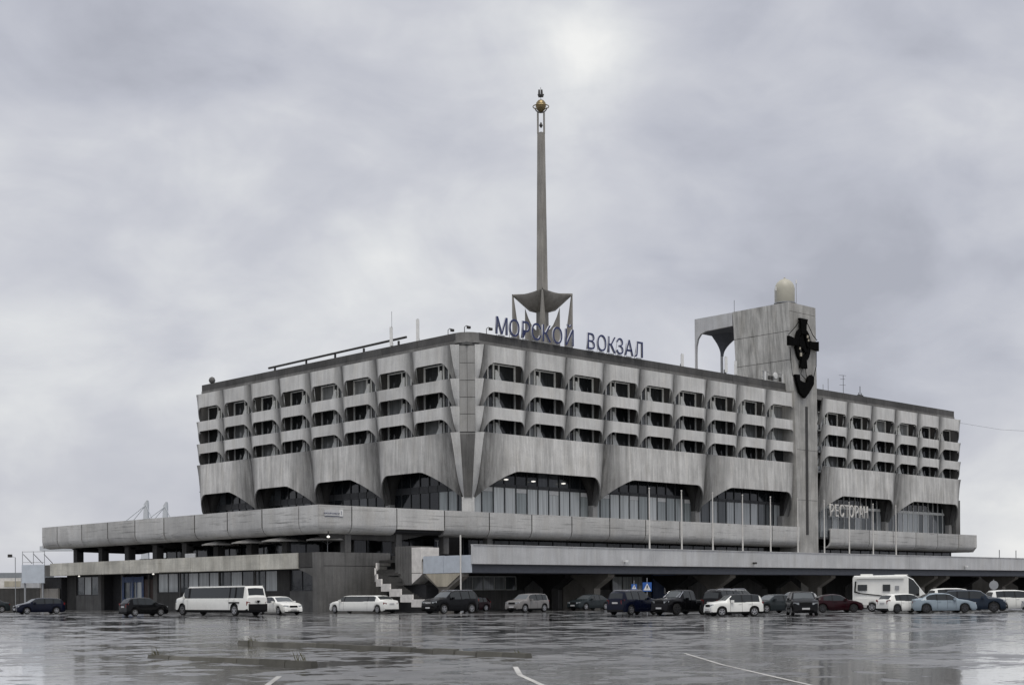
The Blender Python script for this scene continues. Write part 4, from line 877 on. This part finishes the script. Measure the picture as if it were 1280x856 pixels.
def line_strip(pts, w, name='painted_line'):
    mb = MB(); pts = [Vector((*p, .004)) for p in pts]; L_ = []; Rr = []
    for i, p in enumerate(pts):
        d = (pts[min(i + 1, len(pts) - 1)] - pts[max(i - 1, 0)]).normalized(); n_ = Vector((-d.y, d.x, 0)) * w / 2; L_.append(tuple(p - n_)); Rr.append(tuple(p + n_))
    mb.grid([L_, Rr]); o = mb.build(name, M['paint']); tag(o, kind='structure'); return o
line_strip([(-73.4, -82.6), (-75.5, -84.9), (-77.4, -87.4), (-79.5, -90.5)], .11)
line_strip([(-66.0, -81.3), (-70, -85.6), (-74.5, -90.96), (-80, -98)], .09)
line_strip([(-78.8, -81.5), (-80.5, -83.6), (-84, -88)], .11)
# ------------------------------------------------------------------ vehicles
PROF = dict(     # silhouettes from rear to front as fractions of length and height; spans of glass
 sedan=dict(top=[(0, .42), (.004, .60), (.02, .70), (.13, .74), (.26, .955), (.36, 1), (.50, 1), (.575, .965), (.72, .70), (.86, .64), (.965, .54), (.995, .42), (1, .34)], belt=.645, win=[(.20, .36), (.375, .515), (.53, .665)], shield=(.585, .715), back=(.145, .265), wh=(.20, .80)),
 hatch=dict(top=[(0, .40), (.004, .58), (.02, .68), (.10, .91), (.17, .975), (.34, 1), (.50, 1), (.60, .955), (.765, .70), (.90, .62), (.975, .50), (.996, .40), (1, .32)], belt=.62, win=[(.15, .25), (.27, .43), (.445, .68)], shield=(.61, .76), back=(.03, .10), wh=(.185, .80)),
 wagon=dict(top=[(0, .42), (.004, .60), (.02, .70), (.075, .90), (.12, .965), (.30, 1), (.50, 1), (.60, .955), (.75, .70), (.90, .62), (.975, .50), (.996, .40), (1, .32)], belt=.64, win=[(.10, .24), (.26, .42), (.44, .67)], shield=(.61, .745), back=(.022, .075), wh=(.19, .80)),
 suv=dict(top=[(0, .40), (.004, .60), (.015, .66), (.05, .90), (.09, .975), (.25, 1), (.50, .995), (.60, .96), (.735, .70), (.90, .635), (.975, .55), (.997, .42), (1, .32)], belt=.63, win=[(.085, .22), (.24, .41), (.43, .655)], shield=(.61, .73), back=(.018, .05), wh=(.19, .81)),
 coupe=dict(top=[(0, .42), (.004, .60), (.02, .70), (.12, .80), (.26, .955), (.38, 1), (.48, 1), (.56, .965), (.71, .70), (.86, .63), (.965, .53), (.995, .42), (1, .34)], belt=.65, win=[(.22, .38), (.40, .66)], shield=(.57, .705), back=(.125, .265), wh=(.20, .80)),
 limo=dict(top=[(0, .42), (.003, .60), (.012, .72), (.085, .76), (.15, .95), (.20, 1), (.70, 1), (.745, .965), (.835, .72), (.93, .65), (.985, .56), (.997, .42), (1, .34)], belt=.66, win=[(.155, .28), (.29, .70), (.715, .79)], shield=(.75, .83), back=(.09, .155), wh=(.115, .885)),
 truck=dict(top=[(0, .42), (.004, .58), (.35, .60), (.353, .96), (.40, 1), (.58, 1), (.62, .96), (.69, .70), (.90, .66), (.985, .60), (.998, .42), (1, .34)], belt=.60, win=[(.37, .46), (.475, .62)], shield=(.622, .688), back=(.351, .3525), wh=(.19, .80)),
 hlimo=dict(top=[(0, .38), (.003, .62), (.012, .66), (.03, .94), (.045, 1), (.82, .985), (.85, .95), (.885, .68), (.985, .60), (.997, .45), (1, .36)], belt=.60, win=[(.05, .135), (.16, .215), (.235, .77), (.80, .865)], shield=(.852, .883), back=(.014, .0295), wh=(.16, .885)),
 camper=dict(top=[(0, .12), (.004, .93), (.02, .985), (.58, 1), (.66, .985), (.745, .88), (.76, .84), (.89, .47), (.975, .38), (.997, .30), (1, .16)], belt=.43, win=[(.69, .82)], shield=(.762, .885), back=None, wh=(.24, .87)))
def car(label, cat, kind, loc, head, Ln, H, W, pnt, wr=.33, rim='rim', name='parked_car', roof=None, clad=False, rails=None, plate_f=True, grille='dark', glassm='cglass', lowbelt=None):
    P = PROF[kind]; t = thing(name, label, cat, (loc[0], loc[1], 0), R(head))
    top = lambda x: interp(x / Ln + .5, P['top']) * H
    sill = .19 * (H / 1.5) if kind != 'camper' else .3
    wx = [(-.5 + q) * Ln for q in P['wh']]; ra = wr * 1.16
    def zs(x):
        for w_ in wx:
            if abs(x - w_) < ra: return max(sill, wr + math.sqrt(max(0, ra * ra - (x - w_) ** 2)) * .96)
        e = abs(x) / Ln * 2
        return sill + (.08 if e > .97 else 0)
    st = {0, 1}
    for q, _ in P['top']: st.add(q)
    for a, b_ in P['win']: st |= {a, b_}
    for s_ in (P['shield'], P['back']):
        if s_: st |= set(s_)
    for w_ in P['wh']:
        for k in (-1.003, -.995, -.9, -.7, -.4, 0, .4, .7, .9, .995, 1.003): st.add(w_ + ra * k / Ln)
    for k in range(25): st.add(k / 24)
    st = sorted(st); S2 = [st[0]]
    for q in st[1:]:
        if q - S2[-1] > .0012: S2.append(q)
    st = S2
    hw = W / 2
    def plan(q):
        e = abs(q - .5) * 2; return 1 - .16 * max(0, (e - .72) / .28) ** 2.2
    def ring(q):
        x = (q - .5) * Ln; zt = top(x); zsl = min(zs(x), zt - .06); bl = P['belt'] * H
        if kind == 'truck' and q < .35: bl = zt
        zb = min(bl + (q < .35) * .02 * H * (kind not in ('camper', 'hlimo')), zt - .035); zb = max(zb, zsl + .03)
        yb = hw * plan(q); gh = max(0, zt - zb); yt = yb - .07 - gh * (.30 if kind not in ('hlimo', 'camper') else (.12 if kind == 'hlimo' else .0))
        if kind == 'camper': yt = yb - .05
        zm = zsl + (zb - zsl) * .42
        return [(x, yb * .93, zsl), (x, yb * .99, zsl + (zm - zsl) * .4), (x, yb, zm), (x, yb * .985, zb - (zb - zm) * .35), (x, yb * .955, zb), (x, yt + .0, zt - min(.05, gh * .3 + .01)), (x, yt * .86, zt), (x, 0, zt + .025 * (W / 1.8))]
    rings = [ring(q) for q in st]; n = 8
    def cell(i, k, sgn):
        f_ = lambda p: (p[0], p[1] * sgn, p[2])
        return [f_(rings[i][k]), f_(rings[i + 1][k]), f_(rings[i + 1][k + 1]), f_(rings[i][k + 1])]
    body = MB(); V_ = []
    inspan = lambda i, s_: s_ and s_[0] - .0005 <= st[i] and st[i + 1] <= s_[1] + .0005
    roofm = MB() if roof else None; cl = MB() if clad else None
    full = [[(p[0], -p[1], p[2]) for p in r_[:-1]] + [r_[-1]] + [p for p in r_[-2::-1]] for r_ in rings]
    vs = [p for g in full for p in g]; m_ = len(full[0]); fs = []
    glassq = {}; roofq = []; cladq = []; pilq = []
    for i in range(len(st) - 1):
        for k in range(m_ - 1):
            kk = k if k < 7 else 13 - k; f_ = (i * m_ + k, (i + 1) * m_ + k, (i + 1) * m_ + k + 1, i * m_ + k + 1); key = None
            if kk == 4:
                for wi, sp_ in enumerate(P['win']):
                    if inspan(i, sp_): key = ('side_window', wi, k < 7)
                if key is None and inspan(i, (P['win'][0][0], P['win'][-1][1])): pilq.append(f_); continue
            elif kk == 6:
                if inspan(i, P['shield']): key = ('windscreen', 0, 0)
                elif inspan(i, P['back']): key = ('rear_window', 0, 0)
            elif kk == 5 and roof is None and (inspan(i, P['shield']) or inspan(i, P['back'])): pass
            if key: glassq.setdefault(key, []).append(f_)
            elif roof and kk >= 5 and P['shield'][0] >= st[i + 1] - .001 and st[i] > .08: roofq.append(f_)
            elif clad and kk == 0: cladq.append(f_)
            else: fs.append(f_)
    fs.append(tuple(range(m_))); fs.append(tuple(range((len(st) - 1) * m_, len(st) * m_))[::-1])
    def sub(fl, nm, mat, par, sm=35, push=0):
        used = sorted({i for f_ in fl for i in f_}); mp = {u: i for i, u in enumerate(used)}
        mb = MB().add([vs[u] for u in used], [tuple(mp[i] for i in f_) for f_ in fl]); return mb.build(nm, mat, par, smooth=sm)
    b = sub(fs, 'body', pnt, t, 32)
    for (nm, wi, sd), fl in glassq.items(): sub(fl, nm, M['screen' if nm == 'windscreen' else glassm], t, 60)
    if roofq: sub(roofq, 'roof', roof, t, 40)
    if pilq: sub(pilq, 'window_pillars', M['plastic'], t, 40)
    if cladq: sub(cladq, 'cladding', M['plastic'], t, 40)
    MB().box(-Ln * .47, Ln * .47, -hw * .84, hw * .84, sill - .02, sill + .22).build('underbody', M['plastic'], t)
    for w_ in wx: MB().box(w_ - ra * .98, w_ + ra * .98, -hw * .86, hw * .86, sill, wr + ra * .92).build('wheel_well', M['plastic'], t)
    tw_ = .1
    for w_ in wx:
        for sg in (-1, 1):
            tyre = MB().lathe([(wr * .6, -.10), (wr * .92, -.10), (wr, -.07), (wr, .07), (wr * .92, .10), (wr * .6, .10)], n=18, axis='y').build('wheel', M['rubber'], t, (w_, sg * (hw - .13), wr), smooth=40)
            rm = MB(); rm.lathe([(wr * .66, .085), (wr * .66, .108), (wr * .57, .108), (wr * .57, .07)], n=18, axis='y')
            for k in range(5):
                a = k * 2 * math.pi / 5 + .3; c_, s_ = math.cos(a), math.sin(a); r0, r1 = wr * .08, wr * .6; h0, h1 = wr * .13, wr * .09
                pts = [(c_ * r0 - s_ * h0, .09, s_ * r0 + c_ * h0), (c_ * r1 - s_ * h1, .10, s_ * r1 + c_ * h1), (c_ * r1 + s_ * h1, .10, s_ * r1 - c_ * h1), (c_ * r0 + s_ * h0, .09, s_ * r0 - c_ * h0)]
                rm.prism(pts, (0, .02, 0))
            rm.lathe([(wr * .16, .09), (wr * .15, .122), (.01, .125)], n=10, axis='y')
            o = rm.build('rim', M[rim], tyre); o.scale = (1, sg, 1)
    zf = .60 * .47 * H + .28 * H * .5; zl = interp(.97, P['top']) * H * .98
    zl = {'suv': .50, 'truck': .52, 'hlimo': .50, 'camper': .27}.get(kind, .47) * H
    def ypl(q): return hw * plan(q)
    xf = Ln / 2
    for sg in (-1, 1):
        y1 = ypl(.985); mb = MB()
        mb.prism([(xf - .01, sg * y1 * .55, zl - .07), (xf + .012, sg * y1 * .55, zl + .06), (xf - .08, sg * (y1 + .005), zl + .08), (xf - .14, sg * (y1 + .01), zl - .05)], (-.16, 0, 0)).build('headlight', M['head'], t)
        zr_ = {'suv': .55, 'truck': .48, 'hlimo': .42, 'hatch': .58, 'wagon': .6, 'camper': .25}.get(kind, .56) * H
        hh = .17 if kind in ('suv', 'hatch', 'wagon', 'truck', 'hlimo') else .08; y0 = ypl(.01)
        MB().prism([(-xf + .12, sg * (y0 + .015), zr_ - hh), (-xf + .12, sg * (y0 + .015), zr_ + hh), (-xf - .012, sg * (y0 - .02), zr_ + hh * .8), (-xf - .012, sg * (y0 - .24), zr_ + hh * .6), (-xf - .012, sg * (y0 - .2), zr_ - hh)], (.03, 0, 0)).build('taillight', M['tail'], t)
        mx = (P['win'][-1][1] - .5) * Ln - .12
        MB().box(mx - .09, mx + .09, sg * hw * .97 if sg > 0 else -hw * .97 - .17, (hw * .97 + .17) if sg > 0 else -hw * .97, P['belt'] * H, P['belt'] * H + .16).build('mirror', pnt if kind not in ('camper',) else M['plastic'], t)
    if kind != 'camper': MB().box(-.35, .35, 0, .02, 0, .16).build('grille', M['plastic' if grille == 'dark' else 'chrome'], t, (xf - .005, 0, zl - .10), R(90))
    MB().box(-.5, .5, 0, .03, 0, .09).build('lower_grille', M['plastic'], t, (xf + .0, 0, sill + .08), R(90))
    MB().box(-.25, .25, -.012, .012, 0, .115).build('number_plate', M['plate'], t, (xf + .035, 0, sill + .2), R(90))
    MB().box(-.25, .25, -.012, .012, 0, .115).build('number_plate', M['plate'], t, (-xf - .015, 0, {'sedan': .50, 'coupe': .5, 'limo': .5}.get(kind, .47) * H), R(90))
    MB().box(-xf - .03, -xf + .1, -hw * .8, hw * .8, sill + .02, sill + .16).build('rear_bumper', M['plastic'], t)
    if rails:
        for sg in (-1, 1): MB().tube([((.12 - .5) * Ln, sg * (hw - .33), H + .0), ((.2 - .5) * Ln, sg * (hw - .33), H + .05), ((.52 - .5) * Ln, sg * (hw - .33), H + .05), ((.58 - .5) * Ln, sg * (hw - .33), H - .03)], .025, 5).build('roof_rail', M[rails], t)
    for q in [w_[0] for w_ in P['win'][1:]] + [P['win'][-1][1]]:     # door seams
        x = (q - .5) * Ln - .02
        for sg in (-1, 1):
            pts = [(p[0] + x - p[0], sg * (p[1] + .004), p[2]) for p in ring((x / Ln + .5))[1:5]]
            mb = MB(); mb.grid([[(a, b_, c_) for a, b_, c_ in pts], [(a + .015, b_, c_) for a, b_, c_ in pts]]); mb.build('door_seam', M['plastic'], t, recalc=False)
            if q != P['win'][-1][1]: MB().box(x + .06, x + .24, sg * hw * .985 - .02, sg * hw * .985 + .02, P['belt'] * H * .88, P['belt'] * H * .88 + .03).build('door_handle', pnt, t)
    return t
pw = paint('white_car_paint', (.88, .88, .84), .0, .25); pb = paint('black_car_paint', (.004, .004, .005), .3); pnv = paint('navy_car_paint', (.004, .006, .018), .3)
pg = paint('grey_car_paint', (.20, .19, .185), .5); pdg = paint('dark_green_grey_paint', (.025, .032, .035), .5); pr = paint('dark_red_paint', (.022, .003, .006), .4); plb = paint('light_blue_paint', (.27, .33, .38), .55); pbl = paint('steel_blue_paint', (.018, .028, .045), .5); psl = paint('silver_paint', (.45, .46, .46), .6)
car('dark grey car cut off by the left edge of the photo', 'car', 'sedan', (-32.6, 38.0), 175, 4.5, 1.42, 1.75, pdg)
car('dark navy estate car facing left beside the tiled gates', 'car', 'wagon', (-35.2, 20.5), 172, 4.45, 1.46, 1.72, pnv, .31)
car('small black hatchback seen from behind in front of the blue shopfront', 'car', 'hatch', (-37.2, -2.3), -2, 3.65, 1.45, 1.62, pb, .29)
hl = car('long white stretched off-road limousine with black rear', 'limousine', 'hlimo', (-33.6, -7.9), 93, 9.7, 2.28, 2.2, pw, .44, name='off_road_limousine', clad=True)
MB().box(-4.95, -4.8, -.85, .85, .45, .92).build('rear_bumper', M['plastic'], hl)
MB().lathe([(.05, 0), (.10, .1), (.10, .2)], (-4.95, 0, 1.0), 8).build('tow_hook', M['plastic'], hl)
MB().prism([(4.8, -.95, .95), (5.3, -.7, .55), (5.3, .7, .55), (4.8, .95, .95)], (0, 0, .1)).build('nose_guard', pw, hl)
for sg in (-1, 1): MB().box(-3.95, -2.65, sg * 1.1 - .04, sg * 1.1 + .04, .98, 1.08).build('wheel_flare', M['plastic'], hl); MB().tube([(-4.4, sg * .86, 2.3), (3.0, sg * .86, 2.28)], .03, 5).build('roof_rail', pw, hl)
car('white luxury saloon facing right half hidden behind the off-road limousine', 'car', 'sedan', (-28.7, -8.9), -97, 4.9, 1.47, 1.86, pw, .34, grille='dark')
car('low white stretch limousine in front of the dark wall', 'limousine', 'limo', (-20.4, -9.3), 92, 7.3, 1.48, 1.85, pw, .34, name='stretch_limousine')
car('large black off-road car with chrome roof rails facing left by the stairs', 'SUV', 'suv', (-19.2, -19.1), 181, 4.85, 1.83, 1.93, pb, .38, name='parked_suv', rails='chrome', grille='chrome')
car('small dark red car half hidden behind the large black one', 'car', 'hatch', (-9.2, -10.5), 178, 3.7, 1.3, 1.65, pr, .3)
car('silver grey crossover facing left under the viaduct', 'SUV', 'suv', (-11.3, -19.9), 184, 3.95, 1.55, 1.78, pg, .33, name='parked_suv', clad=True)
car('dark grey saloon facing left in the shade right of the silver grey crossover', 'car', 'sedan', (.95, -15.6), 180, 4.4, 1.42, 1.78, pdg, .32)
car('dark blue off-road car with pale rims seen from behind', 'SUV', 'suv', (-18.0, -37.6), 2, 4.2, 1.70, 1.8, pnv, .34, name='parked_suv', rails='chrome')
pk = car('black pickup with high wheels and bright bars standing for windscreen reflections', 'pickup', 'truck', (-16.5, -40.7), 178, 4.6, 1.72, 1.85, pb, .40, 'rimd', name='pickup_truck', clad=True)
for sg in (-1, 1): MB().tube([(.95, sg * .72, 1.2), (.5, sg * .66, 1.62), (.46, sg * .62, 1.64)], .03, 5).build('reflection_bar', M['chrome'], pk); MB().tube([(1.2, sg * .6, 1.22), (.72, sg * .58, 1.5)], .025, 5).build('reflection_bar', M['chrome'], pk)  # bright tubes added in place of reflections on the windscreen pillars
car('black off-road car facing right behind the white crossover', 'SUV', 'suv', (-15.1, -43.8), 2, 4.2, 1.68, 1.82, pb, .34, name='parked_suv', rails='galv')
car('white crossover with black roof facing left in the front row', 'SUV', 'suv', (-20.4, -48.3), 150, 3.62, 1.42, 1.65, pw, .30, name='parked_suv', roof=pb, clad=True)
car('silver off-road car whose pale roof shows behind the white crossover', 'SUV', 'suv', (-7.2, -38.6), 5, 4.6, 1.75, 1.85, psl, .36, name='parked_suv', rails='chrome')
car('dark green grey saloon between the white crossover and the black car facing the camera', 'car', 'coupe', (-7.6, -42.2), 165, 4.1, 1.36, 1.75, pdg, .31)
car('pale grey car with light roof behind the black car facing the camera', 'car', 'hatch', (1.5, -38.0), 178, 4.2, 1.55, 1.75, psl, .32)
car('black crossover facing the camera', 'SUV', 'suv', (-15.9, -50.5), 222, 4.0, 1.56, 1.78, pb, .33, name='parked_suv')
car('dark red hatchback facing right beside the motorhome', 'car', 'coupe', (-4.4, -45.5), -38, 3.95, 1.33, 1.75, pr, .31, 'rimd')
mh = car('white motorhome with dark windows and a black stripe', 'motorhome', 'camper', (1.3, -47.0), -60, 6.0, 2.76, 2.1, pw, .33, name='motorhome', glassm='cglass')
for x0, x1, z0, z1 in ((-2.6, -1.9, 1.6, 2.05), (-.75, -.2, 1.55, 2.05), (.15, .45, 1.65, 1.95)):
    MB().box(x0, x1, -1.075, -1.045, z0, z1).build('side_window', M['cglass'] if x0 < -.2 else M['galv'], mh)
MB().prism([(-2.8, -1.065, 2.3), (-2.7, -1.065, 2.3), (-2.75, -1.065, 1.55), (-2.4, -1.065, 1.42), (.6, -1.065, 1.08), (.6, -1.065, 1.0), (-2.5, -1.065, 1.36), (-2.88, -1.065, 1.45)], (0, .03, 0)).build('stripe', M['plastic'], mh)
MB().box(-2.8, .8, -1.13, -1.0, 2.5, 2.62).build('awning', pw, mh)
MB().box(-2.4, -1.5, -.5, .4, 2.7, 2.86).build('roof_box', pw, mh); MB().box(.1, 1.1, -.5, .4, 2.68, 2.8).build('roof_hatch', pw, mh)
MB().prism([(1.02, -.6, 2.72), (1.40, -.6, 2.52), (1.40, .6, 2.52), (1.02, .6, 2.72)], (.03, 0, .04)).build('skylight', M['cglass'], mh)
MB().box(-2.7, -1.8, -1.06, -1.03, .5, 1.0).build('locker_door', pw, mh)
car('white hatchback with dark rear lamp seen from behind, in front of the motorhome', 'car', 'hatch', (-5.1, -51.7), -22, 3.75, 1.36, 1.70, pw, .31, 'rimd')
car('light blue saloon facing right in the front row', 'car', 'sedan', (-3.6, -53.8), -43, 4.5, 1.37, 1.75, plb, .32, 'rimd')
car('steel blue off-road car facing right behind the light blue saloon', 'SUV', 'suv', (-.1, -54.4), -62, 4.3, 1.56, 1.85, pbl, .36, 'rimd', name='parked_suv')
car('white off-road car whose roof shows behind the light blue saloon', 'SUV', 'suv', (7.0, -49.2), -38, 4.5, 1.72, 1.85, pw, .35, name='parked_suv')
car('white off-road car with pale rims near the right edge', 'SUV', 'suv', (7.1, -53.9), -40, 4.3, 1.55, 1.85, pw, .34, name='parked_suv')
car('silver saloon cut off by the right edge', 'car', 'sedan', (4.4, -58.2), 150, 4.4, 1.42, 1.8, psl, .32)
